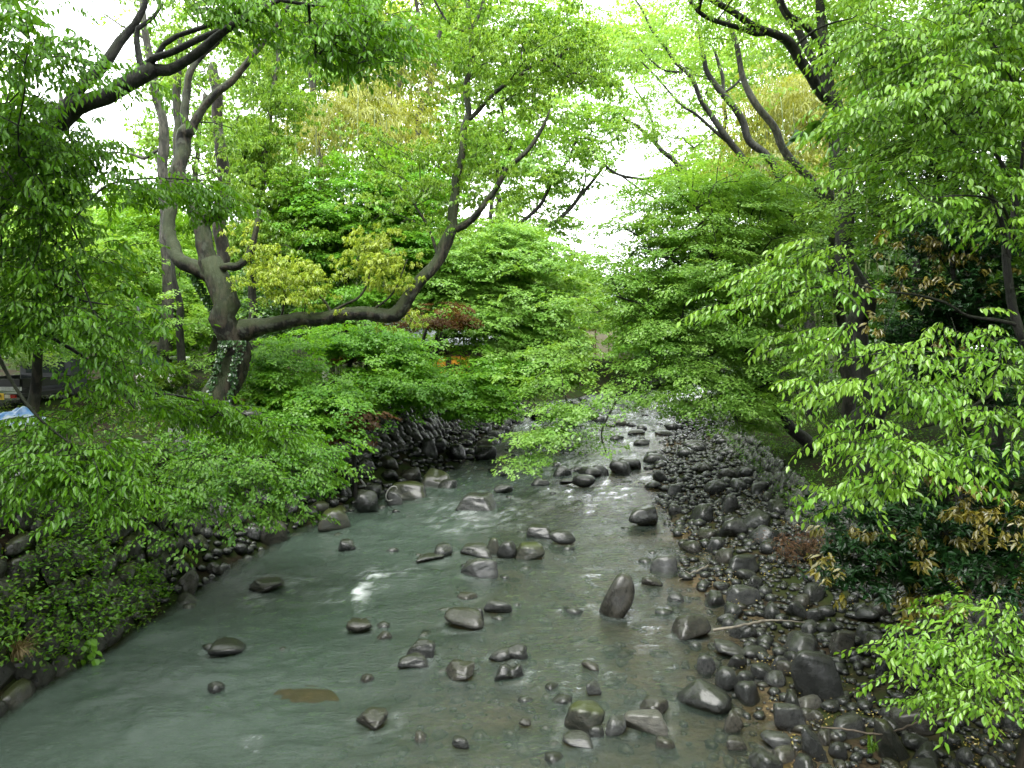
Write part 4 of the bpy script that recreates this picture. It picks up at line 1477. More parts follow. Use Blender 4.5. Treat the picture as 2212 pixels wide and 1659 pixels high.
# ---- the dark limbed tree over the left edge
tree('zelkova_tree', 'near tree at the left edge with heavy dark limbs and drooping pointed leaves', (-260, 9.2), [
    [(-230, 900, 9.2, 46), (-160, 650, 9.2, 40), (-80, 480, 9.2, 34), (0, 405, 9.2, 30), (45, 335, 9.2, 26), (100, 280, 9.2, 22), (150, 240, 9.1, 20), (200, 215, 9, 18), (253, 195, 9, 17), (310, 160, 8.9, 17), (345, 145, 8.9, 17)],
    [(340, 150, 8.9, 13), (365, 150, 8.8, 12), (400, 130, 8.7, 10), (450, 92, 8.5, 10), (485, 63, 8.4, 8), (540, 33, 8.2, 6), (600, 0, 8, 5)],
    [(318, 140, 8.9, 9), (335, 124, 8.8, 8), (367, 113, 8.7, 7), (433, 80, 8.6, 7), (493, 55, 8.5, 6), (560, 10, 8.4, 4)],
    [(335, 125, 8.8, 6), (355, 95, 8.8, 5.5), (383, 77, 8.8, 5), (450, 53, 8.7, 5), (520, 20, 8.6, 4)],
    [(310, 150, 8.9, 8), (303, 120, 8.9, 7), (298, 85, 8.9, 6), (300, 62, 8.9, 5), (333, 38, 8.9, 4), (352, 10, 8.9, 3)],
    [(120, 262, 9.1, 12), (170, 195, 9.1, 12), (205, 165, 9.2, 12), (235, 135, 9.2, 12), (262, 90, 9.3, 10), (290, 57, 9.3, 8), (310, 20, 9.3, 6), (320, -40, 9.3, 5)],
    [(45, 335, 9.2, 6), (60, 340, 9, 5), (66, 400, 8.8, 4.5), (70, 465, 8.6, 4), (93, 493, 8.5, 3.5), (140, 547, 8.4, 3), (175, 610, 8.3, 2), (205, 700, 8.3, 1.5)],
    [(68, 390, 8.8, 3), (127, 423, 8.6, 3), (143, 450, 8.5, 2.5), (155, 490, 8.4, 2), (178, 535, 8.4, 1.5)],
    [(-40, 600, 9, 8), (20, 690, 8.8, 5), (110, 730, 8.6, 4), (220, 800, 8.8, 3), (300, 845, 9.2, 3), (400, 858, 9.8, 2.5), (500, 885, 10.4, 2), (600, 925, 11, 1.2)],
    [(-60, 640, 9, 7), (10, 800, 8.4, 4), (80, 900, 8.1, 3), (150, 960, 8, 2)], [(-20, 520, 9, 6), (60, 560, 8.6, 3.5), (150, 640, 8.4, 2.5), (230, 660, 8.4, 1.5)],
    [(93, 493, 8.5, 2.5), (160, 470, 8.8, 2.5), (230, 400, 9.2, 2.5), (330, 385, 9.6, 2), (440, 390, 10, 1.5)]],
    [(90, 110, 130, 90, 7.4, 0.9, 70), (30, 270, 110, 110, 7.8, 0.9, 75), (120, 350, 110, 90, 8.4, 0.8, 60), (60, 470, 110, 80, 8.2, 0.8, 55), (170, 310, 40, 60, 8.6, 0.5, 40), (250, 190, 60, 18, 8.9, 0.2, 40),
     (150, 0, 60, 25, 8.8, 0.5, 30), (420, -10, 120, 36, 8.6, 0.8, 60), (560, 30, 130, 55, 8.4, 0.7, 60), (700, 45, 120, 60, 8.2, 0.7, 70), (790, 90, 70, 60, 8.1, 0.5, 70), (850, 90, 25, 55, 8.0, 0.3, 45), (720, 120, 60, 45, 8.2, 0.5, 60),
     (300, 400, 110, 28, 9.4, 0.5, 60), (420, 415, 90, 38, 9.9, 0.5, 70), (480, 450, 35, 35, 10, 0.3, 50), (180, 440, 90, 45, 9, 0.6, 40), (170, 540, 120, 70, 8.6, 0.7, 45),
     (110, 620, 130, 90, 8.5, 0.7, 70), (210, 690, 90, 70, 8.4, 0.6, 75), (60, 700, 90, 70, 8.5, 0.6, 50), (60, 380, 110, 70, 8, 0.6, 60), (210, 800, 90, 60, 8.5, 0.5, 55), (290, 870, 100, 30, 9.3, 0.5, 60), (400, 880, 110, 38, 10, 0.5, 75), (500, 905, 100, 45, 10.5, 0.5, 75), (580, 940, 80, 38, 11, 0.4, 60),
     (90, 970, 130, 70, 8.0, 0.5, 55), (190, 1020, 120, 70, 7.9, 0.5, 60), (60, 1050, 90, 60, 7.9, 0.5, 45), (250, 1070, 70, 40, 7.9, 0.4, 55), (20, 1110, 40, 30, 7.8, 0.3, 40), (270, 980, 60, 50, 8.2, 0.4, 45), (190, 900, 70, 40, 8.8, 0.5, 40),
     (-180, 250, 130, 220, 9, 1.2, 30), (650, -90, 260, 60, 8.6, 1, 25), (520, -110, 120, 60, 9, 1, 20)],
    'zelk', 'zelk_dark', 'bark_dark', seed=21, singles=300, rmin=0.0035, out=0.9, seg=0.25, dens=1.5)

# ---- right bank tall trees
tree('zelkova_tree', 'tall lichen spotted trunk dividing into arching dark limbs on the right bank', (1868, 17), [
    [(1868, 800, 17, 24), (1864, 660, 17, 20), (1850, 570, 17, 20), (1828, 467, 17.2, 19), (1822, 367, 17.4, 16), (1808, 270, 17.6, 15), (1790, 205, 17.8, 14)],
    [(1795, 225, 17.7, 10), (1772, 200, 17.6, 10), (1752, 165, 17.5, 11), (1728, 128, 17.4, 11), (1708, 97, 17.3, 11), (1675, 73, 17.1, 9), (1632, 57, 17, 8), (1585, 31, 16.8, 7), (1540, 0, 16.6, 6), (1500, -40, 16.5, 5)],
    [(1665, 68, 17.1, 6), (1640, 72, 17, 6), (1608, 63, 16.9, 5.5), (1558, 50, 16.7, 5), (1518, 30, 16.5, 4.5), (1493, 0, 16.4, 4), (1470, -40, 16.4, 3)],
    [(1795, 205, 17.8, 8), (1778, 167, 17.9, 8), (1742, 103, 18.1, 8), (1715, 55, 18.2, 8), (1688, 20, 18.3, 7), (1670, -30, 18.4, 6)],
    [(1790, 200, 17.8, 12), (1786, 155, 17.8, 12), (1781, 100, 17.9, 11), (1775, 50, 18, 10), (1772, -40, 18, 8)],
    [(1785, 140, 17.8, 6), (1770, 100, 17.7, 6), (1758, 77, 17.6, 6), (1735, 50, 17.5, 6), (1705, 34, 17.4, 5), (1690, 10, 17.3, 5), (1680, -30, 17.2, 4)],
    [(1800, 140, 17.9, 6), (1828, 100, 18, 5), (1844, 60, 18, 4)], [(1716, 100, 17.3, 3), (1760, 65, 17.1, 2.5), (1800, 48, 17, 2), (1838, 40, 17, 1.2)]],
    [(1640, -60, 120, 100, 16.8, 1.6, 9), (1750, -60, 180, 110, 18, 2, 14), (1650, 90, 90, 60, 17, 1.2, 3), (1830, 60, 110, 80, 18.5, 1.5, 14), (1950, -40, 160, 100, 17, 1.5, 12), (1480, 40, 60, 60, 16.6, 1, 4), (1900, 120, 80, 80, 19, 1.4, 10), (1750, -260, 420, 140, 14, 3, 9), (2000, -500, 500, 220, 11, 2.5, 9)],  # the last crowns hang overhead out of view, added to darken the river
    'bgfine', 'forest', 'bark_dark', seed=31, rmin=0.005, sides=8)
tree('tree', 'pale slender trunk snaking up left of the arching dark limbed tree', (1830, 21), [
    [(1826, 745, 21, 11), (1808, 640, 21, 10), (1798, 530, 21, 10), (1793, 443, 21, 10), (1755, 387, 21, 9), (1698, 323, 21, 8), (1675, 283, 21, 8), (1648, 240, 21, 7.5), (1622, 200, 21, 7), (1602, 143, 21, 6), (1578, 63, 21, 5), (1570, -30, 21, 4)],
    [(1797, 500, 21, 8), (1797, 400, 21, 7), (1796, 290, 21, 5), (1800, 200, 21, 4)]],
    [(1560, 40, 120, 120, 21.5, 1.5, 7), (1640, 150, 70, 80, 21.5, 1.3, 3), (1600, -70, 100, 60, 21.5, 1.5, 6)], 'bgfine', 'forest', 'bark_grey', seed=32, rmin=0.005)
tree('tree', 'dark forked trunk leaning left over the river behind the right maple', (1760, 26), [
    [(1740, 620, 26, 10), (1700, 430, 26, 9), (1652, 337, 26, 8), (1618, 300, 26, 8), (1600, 262, 26, 7.5), (1578, 230, 26, 7), (1558, 200, 26, 6.5), (1532, 160, 26, 5.5), (1518, 127, 26, 5), (1508, 93, 26, 4), (1500, 30, 26, 3.5), (1490, -40, 26, 3)],
    [(1562, 208, 26, 4), (1562, 170, 26, 4), (1556, 145, 26, 3.5), (1545, 105, 26, 3)], [(1560, 205, 26, 3), (1590, 180, 26, 2.5), (1600, 165, 26, 2)]],
    [(1480, 90, 80, 110, 26, 1.6, 4), (1560, 120, 70, 80, 26.5, 1.5, 4), (1440, 200, 90, 60, 26, 1.4, 3), (1500, -40, 80, 50, 26, 1.6, 4)], 'bgfine', 'forest', 'bark_dark', seed=33, rmin=0.006)
tree('tree', 'thin dark trunk leaning far left in front of the sky gap on the right bank', (1700, 28), [
    [(1680, 560, 28, 9), (1640, 400, 28, 8), (1602, 337, 28, 7), (1572, 300, 28, 7), (1542, 260, 28, 6), (1518, 220, 28, 5), (1495, 177, 28, 5), (1475, 157, 28, 4), (1440, 110, 28, 3), (1400, 50, 28, 2.5), (1370, 0, 28, 2)],
    [(1580, 312, 28, 4), (1540, 280, 28, 3.5), (1500, 245, 28, 3), (1470, 225, 28, 2.5), (1420, 170, 28, 2), (1380, 130, 28, 1.5)],
    [(1475, 157, 28, 2.5), (1430, 150, 28, 2), (1380, 105, 28, 1.5)]],
    [(1420, 110, 80, 100, 28, 1.6, 6), (1400, 220, 90, 60, 28, 1.4, 6), (1480, 300, 100, 60, 28.5, 1.6, 5), (1390, 300, 70, 50, 28, 1.2, 3), (1420, 0, 90, 60, 28, 1.6, 4)], 'bgfine', 'forest', 'bark_dark', seed=34, rmin=0.006)
tree('tree', 'lightly leaved tree with thin arms over the sky gap far up the right bank', (1610, 36), [
    [(1600, 600, 36, 8), (1560, 450, 36, 7), (1480, 370, 36, 6), (1440, 330, 36, 5), (1400, 290, 36, 4), (1350, 255, 36, 3), (1310, 225, 36, 2)],
    [(1470, 365, 36, 4), (1400, 385, 36, 3.5), (1340, 378, 36, 3), (1300, 350, 36, 2.5), (1270, 320, 36, 2)], [(1420, 305, 36, 3), (1400, 240, 36, 2.5), (1370, 190, 36, 2)], [(1340, 378, 36, 2), (1400, 420, 36, 2), (1440, 440, 36, 1.5)]],
    [(1350, 270, 80, 60, 36, 2, 8), (1320, 340, 60, 40, 36, 2, 2.5), (1420, 390, 70, 50, 36, 2, 5), (1500, 400, 90, 70, 36, 2, 8), (1400, 250, 70, 60, 36, 2, 3.5), (1380, 140, 70, 90, 36, 2, 8)], 'bgfine', 'forest', 'bark_dark', seed=35, rmin=0.008)

# ---- right maple
tree('maple_tree', 'broad maple on the right bank with layered boughs dipping low over the river', (1765, 20), [
    [(1752, 985, 20, 16), (1715, 930, 20, 13), (1680, 880, 20, 12), (1640, 800, 20, 11), (1600, 690, 20.2, 9), (1560, 600, 20.4, 7), (1530, 520, 20.6, 5), (1500, 450, 20.8, 3)],
    [(1660, 845, 19.8, 8), (1575, 828, 19.4, 7), (1474, 826, 19, 6), (1404, 840, 18.6, 5), (1340, 853, 18.3, 4), (1290, 876, 18, 3), (1237, 900, 17.8, 2.2), (1180, 945, 17.6, 1.8), (1135, 985, 17.5, 1)],
    [(1640, 800, 20, 7), (1560, 745, 19.8, 5), (1480, 690, 19.6, 4), (1400, 660, 19.5, 3), (1330, 640, 19.4, 2)],
    [(1600, 690, 20.2, 6), (1540, 630, 20, 5), (1470, 570, 20, 4), (1400, 540, 20, 3)], [(1590, 670, 20.2, 6), (1640, 580, 20.4, 5), (1690, 500, 20.6, 4), (1750, 450, 20.8, 3)],
    [(1340, 853, 18.3, 2.5), (1300, 930, 18, 2), (1310, 980, 17.9, 1.2)], [(1560, 745, 19.8, 4), (1530, 770, 19.4, 3), (1440, 790, 19, 2)]],
    [(1500, 400, 120, 45, 21, 2, 55), (1620, 420, 150, 75, 21, 2, 60), (1440, 480, 110, 50, 20.6, 2, 60), (1560, 520, 170, 70, 20.6, 2, 65), (1690, 510, 100, 70, 20.4, 1.8, 50), (1400, 570, 110, 60, 20.2, 2, 60), (1520, 620, 180, 75, 20.2, 2, 65), (1660, 640, 110, 60, 20, 1.6, 50),
     (1350, 640, 85, 45, 19.6, 1.4, 50), (1255, 655, 60, 28, 19.4, 1.2, 32), (1215, 735, 50, 22, 19, 1, 32), (1300, 580, 60, 26, 20, 1.2, 26), (1350, 480, 60, 26, 20.6, 1.2, 26), (1400, 420, 60, 24, 20.8, 1.2, 26), (1450, 710, 150, 60, 19.6, 1.8, 65), (1590, 730, 120, 60, 19.6, 1.6, 55), (1270, 705, 50, 22, 19.2, 1.0, 40), (1385, 730, 50, 30, 19.2, 1.2, 45), (1400, 780, 120, 40, 19, 1.5, 60), (1215, 785, 36, 26, 18.6, .8, 45), (1270, 828, 60, 12, 18.4, .8, 45), (1370, 822, 80, 18, 18.4, 1.0, 50), (1500, 800, 130, 32, 19, 1.4, 50), (1190, 818, 45, 18, 18.4, .8, 45),
     (1640, 830, 100, 40, 19, 1.2, 50), (1560, 870, 90, 35, 18.6, 1, 45), (1320, 860, 40, 14, 18.2, .5, 55), (1275, 880, 42, 17, 18, .5, 70), (1232, 905, 42, 20, 17.8, .45, 85), (1190, 935, 40, 24, 17.7, .4, 90), (1150, 968, 30, 22, 17.6, .35, 90), (1225, 930, 34, 20, 17.7, .3, 50), (1300, 950, 26, 32, 17.9, .25, 22), (1730, 600, 60, 50, 20, 1.5, 35), (1480, 860, 70, 28, 18.5, .8, 45), (1700, 790, 90, 40, 19, 1, 40), (1600, 920, 60, 30, 19, .8, 35)],
    'maple', 'maple', 'bark_dark', seed=41, rmin=0.008, dens=0.78)
tree('maple_tree', 'upper right maple with fine layered green boughs behind the big bright leaves', (2160, 14), [
    [(2150, 800, 14, 10), (2100, 600, 14, 8), (2060, 450, 14, 6), (2000, 330, 14, 4)], [(2100, 600, 14, 5), (1980, 500, 14, 3), (1880, 460, 14, 2)]],
    [(1960, 480, 100, 40, 14, 1.3, 45), (2050, 420, 150, 60, 14, 1.4, 50), (1900, 400, 60, 30, 14.5, 1.0, 35), (1980, 330, 150, 70, 14.4, 1.3, 40), (2120, 500, 110, 50, 13.6, 1.2, 45), (2000, 200, 170, 80, 14.6, 1.3, 40), (2120, 90, 130, 90, 14.6, 1.3, 45)],
    'maple', 'maple', 'bark_dark', seed=42, rmin=0.004)

# ---- right near tree with big bright leaves
tree('zelkova_tree', 'near tree at the right edge with bright drooping pointed leaves in tiers', (2420, 8.6), [
    [(2360, 1100, 8.6, 13), (2270, 850, 8.6, 12), (2204, 700, 8.6, 10), (2185, 600, 8.6, 9), (2180, 530, 8.6, 8)],
    [(2182, 560, 8.6, 6), (2162, 470, 8.5, 5), (2130, 400, 8.4, 4), (2108, 365, 8.3, 4), (2075, 307, 8.2, 3.5), (2042, 270, 8.1, 3), (1992, 245, 8, 2.5), (1935, 217, 7.9, 2), (1860, 240, 7.9, 1.2)],
    [(2184, 540, 8.6, 6), (2190, 440, 8.6, 5), (2182, 387, 8.6, 5), (2152, 333, 8.5, 4), (2122, 267, 8.5, 3.5), (2095, 213, 8.4, 3), (2060, 150, 8.4, 2)],
    [(2195, 700, 8.6, 5), (2150, 690, 8.5, 4), (2092, 683, 8.5, 3.5), (2042, 656, 8.4, 3), (1975, 638, 8.3, 2.5), (1900, 628, 8.2, 2), (1855, 613, 8.2, 1.8), (1760, 620, 8.1, 1.5), (1680, 640, 8, 1)],
    [(2200, 800, 8.6, 5), (2140, 850, 8, 4), (2060, 900, 7.6, 3), (1960, 930, 7.4, 2), (1850, 950, 7.3, 1.2)], [(2200, 820, 8.6, 4), (2150, 760, 8, 3), (2060, 760, 7.7, 2), (1920, 760, 7.5, 1.5)],
    [(2195, 520, 8.6, 4), (2160, 440, 8.1, 3), (2080, 420, 7.8, 2), (2000, 430, 7.7, 1.2)], [(2195, 470, 8.6, 4), (2210, 250, 8.3, 3), (2150, 100, 8, 2)]],
    [(1900, 250, 120, 55, 7.9, .5, 90), (2020, 200, 130, 70, 8, .6, 95), (2140, 260, 90, 90, 8.1, .6, 100), (1800, 275, 40, 20, 7.9, .3, 40), (1960, 110, 150, 70, 8.1, .6, 85), (2110, 90, 120, 100, 8.1, .6, 95), (1890, 50, 90, 60, 8.2, .5, 60), (1930, 350, 120, 35, 8, .4, 60), (2060, 360, 110, 40, 8.1, .5, 60), (2150, 400, 80, 40, 8, .5, 70), (2040, 450, 100, 26, 7.8, .4, 80), (2140, 480, 80, 35, 7.9, .4, 70),
     (1760, 540, 90, 28, 8.1, .4, 75), (1680, 600, 80, 32, 8.1, .4, 80), (1600, 660, 55, 30, 8, .3, 70), (1790, 590, 40, 26, 8.2, .4, 40), (1740, 650, 70, 24, 8.1, .35, 60), (1745, 720, 65, 32, 8, .3, 80), (1790, 690, 24, 16, 8.1, .2, 40),
     (1850, 760, 70, 22, 7.6, .4, 70), (1990, 760, 90, 28, 7.6, .4, 80), (2110, 740, 60, 45, 7.7, .4, 75), (2190, 780, 50, 50, 7.6, .4, 80), (1830, 830, 60, 35, 7.4, .4, 75), (1940, 830, 90, 40, 7.5, .4, 80), (2060, 830, 70, 40, 7.5, .4, 75), (1820, 900, 45, 40, 7.3, .3, 75), (1920, 920, 70, 35, 7.3, .4, 65), (2030, 880, 80, 30, 7.4, .4, 60), (2160, 880, 60, 40, 7.5, .4, 75),
     (1880, 980, 80, 35, 7.2, .4, 80), (1980, 980, 80, 45, 7.2, .4, 80), (2080, 960, 70, 40, 7.3, .4, 75), (1830, 1040, 60, 35, 7.2, .3, 70), (1920, 1040, 60, 30, 7.1, .3, 70), (2100, 1020, 50, 40, 7.2, .3, 55), (2060, 690, 50, 22, 7.9, .3, 60)],
    'zelk', 'zelk', 'bark_dark', seed=43, singles=300, rmin=0.003, seg=0.22)

# ---- evergreen with olive new leaves, bottom right shrub
tree('evergreen_shrub', 'dark glossy evergreen with olive yellow young leaves above the right gravel bar', (2080, 9.6), [
    [(2080, 1250, 9.6, 8), (2060, 1150, 9.6, 6), (2040, 1050, 9.6, 5)], [(2080, 1240, 9.6, 5), (1990, 1180, 9.2, 4), (1900, 1160, 9, 3)], [(2085, 1220, 9.6, 5), (2160, 1120, 9.6, 4), (2200, 1000, 9.6, 3)]],
    [(1900, 1130, 120, 60, 9.2, .7, 26), (1850, 1200, 80, 70, 8.9, .6, 26), (2000, 1150, 130, 80, 9.2, .8, 26), (2120, 1130, 110, 100, 9.4, .8, 26), (1930, 1240, 130, 50, 8.6, .6, 24), (2060, 1230, 120, 70, 8.7, .7, 22), (2170, 1230, 70, 90, 8.8, .7, 24), (2000, 1030, 200, 60, 9.6, .8, 18), (2190, 1000, 60, 80, 9.4, .6, 22)],
    'evergreen', 'evergreen', 'bark_dark', seed=44, cat='shrub', rmin=0.003,
    extra=[([(1960, 1285, 90, 40, 8.2, .4, 42), (1800, 1235, 45, 34, 8.4, .3, 36), (1980, 1190, 110, 60, 8.4, .5, 30), (2120, 1130, 100, 80, 8.6, .5, 32), (2080, 1040, 120, 40, 9.0, .5, 12), (1790, 1120, 30, 50, 9, .3, 14), (2170, 1270, 60, 40, 8.4, .4, 22), (1900, 1160, 90, 40, 8.8, .4, 10), (2060, 1310, 60, 30, 8.3, .3, 20)], 'olive', 'olive')], singles=300)
tree('evergreen_tree', 'tall dark evergreen with olive tinged shoots behind the right edge stems', (2080, 12.5), [
    [(2080, 950, 12.5, 10), (2070, 750, 12.5, 8), (2060, 600, 12.5, 6), (2050, 480, 12.5, 4)]],
    [(2060, 640, 170, 80, 12.5, 1, 26), (2000, 740, 110, 70, 12.5, 1, 24), (2160, 720, 90, 100, 12.6, 1, 24), (2080, 540, 150, 60, 12.6, 1, 22), (2100, 850, 140, 80, 12.4, 1, 20), (1990, 860, 60, 60, 12.5, .8, 10)],
    'evergreen', 'evergreen', 'bark_dark', seed=45, rmin=0.004,
    extra=[([(1980, 610, 110, 50, 12, .7, 18), (2080, 540, 120, 50, 12.1, .7, 16), (1960, 520, 70, 40, 12.2, .6, 14), (2150, 600, 60, 60, 12, .5, 12), (1900, 700, 40, 40, 12, .5, 10), (2040, 760, 80, 40, 11.9, .5, 6)], 'olive', 'olive')])
tree('leafy_shrub', 'bright green shrub with oval leaves at the bottom right corner', (2230, 7.3), [
    [(2225, 1500, 7.2, 7), (2180, 1440, 7, 5), (2120, 1400, 6.9, 4), (2060, 1380, 6.8, 3)], [(2215, 1500, 7.2, 5), (2190, 1360, 7, 3), (2140, 1300, 7, 2)]],
    [(2040, 1370, 80, 50, 6.8, .35, 80), (2120, 1340, 80, 50, 6.9, .4, 70), (2010, 1430, 55, 50, 6.7, .3, 80), (2100, 1430, 80, 60, 6.7, .4, 80), (2180, 1420, 60, 80, 6.7, .4, 80), (2020, 1490, 50, 35, 6.6, .3, 75), (2100, 1500, 70, 30, 6.6, .3, 70), (2190, 1530, 40, 40, 6.5, .3, 60), (2140, 1290, 50, 22, 7, .3, 55)],
    'shrub', 'zelk', 'bark_brown', seed=46, cat='shrub', singles=300, rmin=0.0025, seg=0.2)

# ---- left bank maples
tree('maple_shrub', 'spreading maple bough with small bright leaves hanging over the foreground wall', (330, 14.2), [
    [(345, 1010, 14.2, 8), (400, 975, 13.9, 6), (480, 985, 13.6, 4), (570, 985, 13.4, 3), (660, 980, 13.2, 2)], [(400, 975, 13.9, 4), (450, 1030, 13.2, 3), (540, 1060, 12.9, 2)]],
    [(480, 970, 130, 30, 13.6, .8, 60), (600, 970, 120, 36, 13.3, .8, 65), (690, 985, 60, 30, 13.1, .5, 60), (420, 1020, 90, 40, 13.3, .7, 55), (540, 1030, 120, 36, 13, .7, 62), (640, 1040, 60, 36, 12.9, .5, 60), (540, 1070, 90, 26, 12.7, .5, 50), (450, 1080, 70, 26, 12.7, .4, 42), (500, 1130, 40, 18, 12.4, .3, 30), (360, 1110, 60, 24, 12.4, .4, 36), (660, 1100, 22, 30, 12.7, .3, 40), (410, 1140, 50, 18, 12.4, .3, 22)],
    'maplestar', 'maple_left', 'bark_brown', seed=51, cat='shrub', rmin=0.003, dens=0.8)
tree('maple_tree', 'bushy deep green maple right beside the trunk of the huge mossy tree', (640, 21.5), [
    [(630, 900, 21.5, 8), (620, 820, 21.4, 6), (600, 760, 21.3, 4)], [(630, 880, 21.5, 5), (680, 840, 21, 4), (730, 820, 20.8, 2)]],
    [(620, 770, 70, 45, 20.8, 1, 60), (600, 830, 60, 60, 20.4, 1, 60), (680, 840, 70, 50, 20.2, 1, 60), (640, 910, 110, 45, 19.6, 1.0, 55), (560, 860, 40, 60, 20, .7, 45), (720, 880, 60, 40, 19.8, .8, 55), (600, 950, 100, 30, 18.6, .8, 40)],
    'maple', 'maple_left', 'bark_dark', seed=52, rmin=0.004)
tree('maple_tree', 'maple with forked dark stems standing under the long mossy limb', (775, 24), [
    [(745, 830, 24, 5), (765, 770, 24, 5), (790, 720, 24, 4), (800, 690, 24, 3)], [(750, 850, 24, 5), (775, 820, 24, 4), (800, 780, 23.8, 3), (840, 760, 23.6, 2)]],
    [(790, 740, 100, 45, 23.8, 1.2, 55), (740, 720, 60, 40, 24, 1, 40), (820, 815, 100, 42, 23, 1.1, 55), (860, 765, 66, 45, 23.4, 1.1, 50), (890, 828, 70, 32, 22.6, 1, 50), (860, 870, 26, 24, 22.4, .4, 40), (775, 852, 60, 26, 22.6, .8, 45)],
    'maple', 'maple_left', 'bark_dark', seed=53, rmin=0.004, scale=1.1)
tree('maple_tree', 'maple whose low boughs droop in front of the wall below the lit windows', (868, 27.5), [
    [(880, 850, 27.3, 8), (925, 780, 27, 6), (960, 720, 27, 5)], [(890, 835, 27.2, 5), (985, 790, 26, 3.5), (1050, 835, 25.4, 2)]],
    [(955, 842, 100, 30, 25.6, 1.0, 50), (1040, 818, 80, 34, 25.6, 1.1, 50), (985, 785, 60, 14, 26, .6, 26), (960, 745, 50, 14, 27, .6, 22), (1005, 872, 36, 36, 25, .5, 42), (1062, 868, 24, 40, 25, .4, 40), (1000, 850, 60, 20, 25, .6, 40), (1080, 800, 90, 40, 27, 1.2, 50)],
    'maple', 'maple_left', 'bark_dark', seed=54, rmin=0.004, scale=1.15)
tree('maple_tree', 'large maple filling the middle left bank with layered sweeping boughs', (905, 30.5), [
    [(915, 810, 30.3, 9), (950, 720, 30, 8), (960, 640, 30, 6), (950, 560, 30, 4)], [(945, 735, 30, 6), (1060, 660, 29.5, 4), (1120, 600, 29, 3), (1180, 560, 29, 2)], [(945, 730, 30, 5), (1080, 720, 29, 3), (1150, 730, 28.5, 2)], [(965, 650, 30, 5), (900, 600, 30, 3), (860, 560, 30, 2)]],
    [(1060, 560, 120, 60, 29.5, 2, 40), (1000, 620, 120, 60, 29.5, 2, 42), (1120, 640, 110, 60, 29, 2, 42), (1040, 690, 130, 50, 28.6, 2, 42), (1140, 720, 100, 50, 28.4, 2, 42), (1110, 765, 75, 40, 28, 1.6, 42), (930, 560, 100, 60, 30, 2, 36), (1160, 580, 80, 50, 29, 2, 36), (1150, 780, 45, 30, 28, 1.4, 34), (1100, 510, 80, 40, 30, 1.8, 30), (900, 640, 70, 50, 29.5, 1.6, 30)],
    'maple', 'maple', 'bark_dark', seed=55, rmin=0.006, scale=1.25)
tree('maple_tree', 'pale green maple farther up the left bank above the far bend', (1045, 42.5), [
    [(1060, 800, 42.3, 6), (1120, 720, 42, 5), (1170, 640, 42, 4)], [(1110, 735, 42, 4), (1200, 680, 41, 3)]],
    [(1180, 640, 80, 60, 42, 2.5, 24), (1220, 700, 60, 45, 41, 2.2, 22), (1200, 760, 70, 45, 41, 2.2, 24), (1150, 700, 60, 60, 42, 2.2, 24), (1170, 820, 45, 24, 41, 2, 20), (1215, 800, 30, 18, 41, 1.6, 18)],
    'maple', 'maple_pale', 'bark_dark', seed=56, rmin=0.008, scale=1.6)
tree('red_maple', 'red leaved maple glowing brown between the green maples on the left bank', (850, 26.3), [
    [(865, 840, 26.2, 5), (905, 760, 26, 4), (930, 700, 26, 3)]],
    [(895, 690, 40, 20, 25.6, .6, 26), (970, 682, 44, 22, 25.6, .6, 30), (810, 770, 40, 12, 25, .4, 25)], 'maple', 'red', 'bark_dark', seed=57, rmin=0.004)
tree('red_shrub', 'small wine red shrub on top of the left wall', (765, 20.5), [
    [(762, 900, 20.3, 4), (758, 870, 20.2, 3)]], [(765, 880, 30, 40, 20, .5, 45), (740, 905, 30, 28, 19.7, .4, 36)], 'maple', 'red', 'bark_dark', seed=58, cat='shrub', rmin=0.003, scale=0.8)

# ---- left background
tree('tree', 'light green maple behind the parked truck at the left edge', (60, 23), [
    [(75, 760, 23, 8), (90, 690, 23, 7), (110, 640, 23, 5)], [(100, 670, 23, 4), (160, 630, 23, 3)]],
    [(60, 600, 130, 60, 23, 1.5, 40), (150, 650, 120, 50, 22.5, 1.5, 40), (60, 680, 90, 50, 22, 1.4, 34), (30, 760, 60, 40, 19.5, .8, 22), (180, 560, 120, 50, 24, 1.5, 36)],
    'maple', 'camphor', 'bark_dark', seed=61, rmin=0.004, scale=1.15)
tree('tree', 'bright young tree left of the leaning mossy trunk with forked dark stems', (390, 27), [
    [(388, 760, 27, 6), (375, 690, 27, 6), (350, 640, 27, 5), (320, 600, 27, 4)], [(375, 690, 27, 5), (380, 640, 27, 4), (370, 610, 27, 3)]],
    [(300, 560, 120, 60, 27, 1.8, 32), (380, 640, 70, 60, 27, 1.5, 34), (270, 640, 60, 50, 27, 1.5, 26), (420, 710, 60, 40, 26, 1.2, 40), (370, 740, 50, 18, 26, 1, 36), (440, 660, 50, 50, 27, 1.4, 30), (330, 470, 110, 50, 28, 1.8, 26)],
    'maple', 'zelk', 'bark_dark', seed=62, rmin=0.005, scale=1.25)
tree('tree', 'pale leafy tree under the open sky at the left behind the dark limbs', (220, 34), [
    [(225, 700, 34, 7), (230, 560, 34, 6), (240, 460, 34, 4)]],
    [(230, 440, 120, 55, 34, 2.4, 16), (120, 460, 110, 70, 34, 2.4, 16), (300, 480, 90, 70, 34, 2.2, 15), (60, 520, 110, 70, 33, 2.2, 16), (200, 540, 140, 60, 33, 2.2, 16), (330, 580, 90, 70, 33, 2, 16)],
    'bg', 'maple_pale', 'bark_dark', seed=63, rmin=0.008)
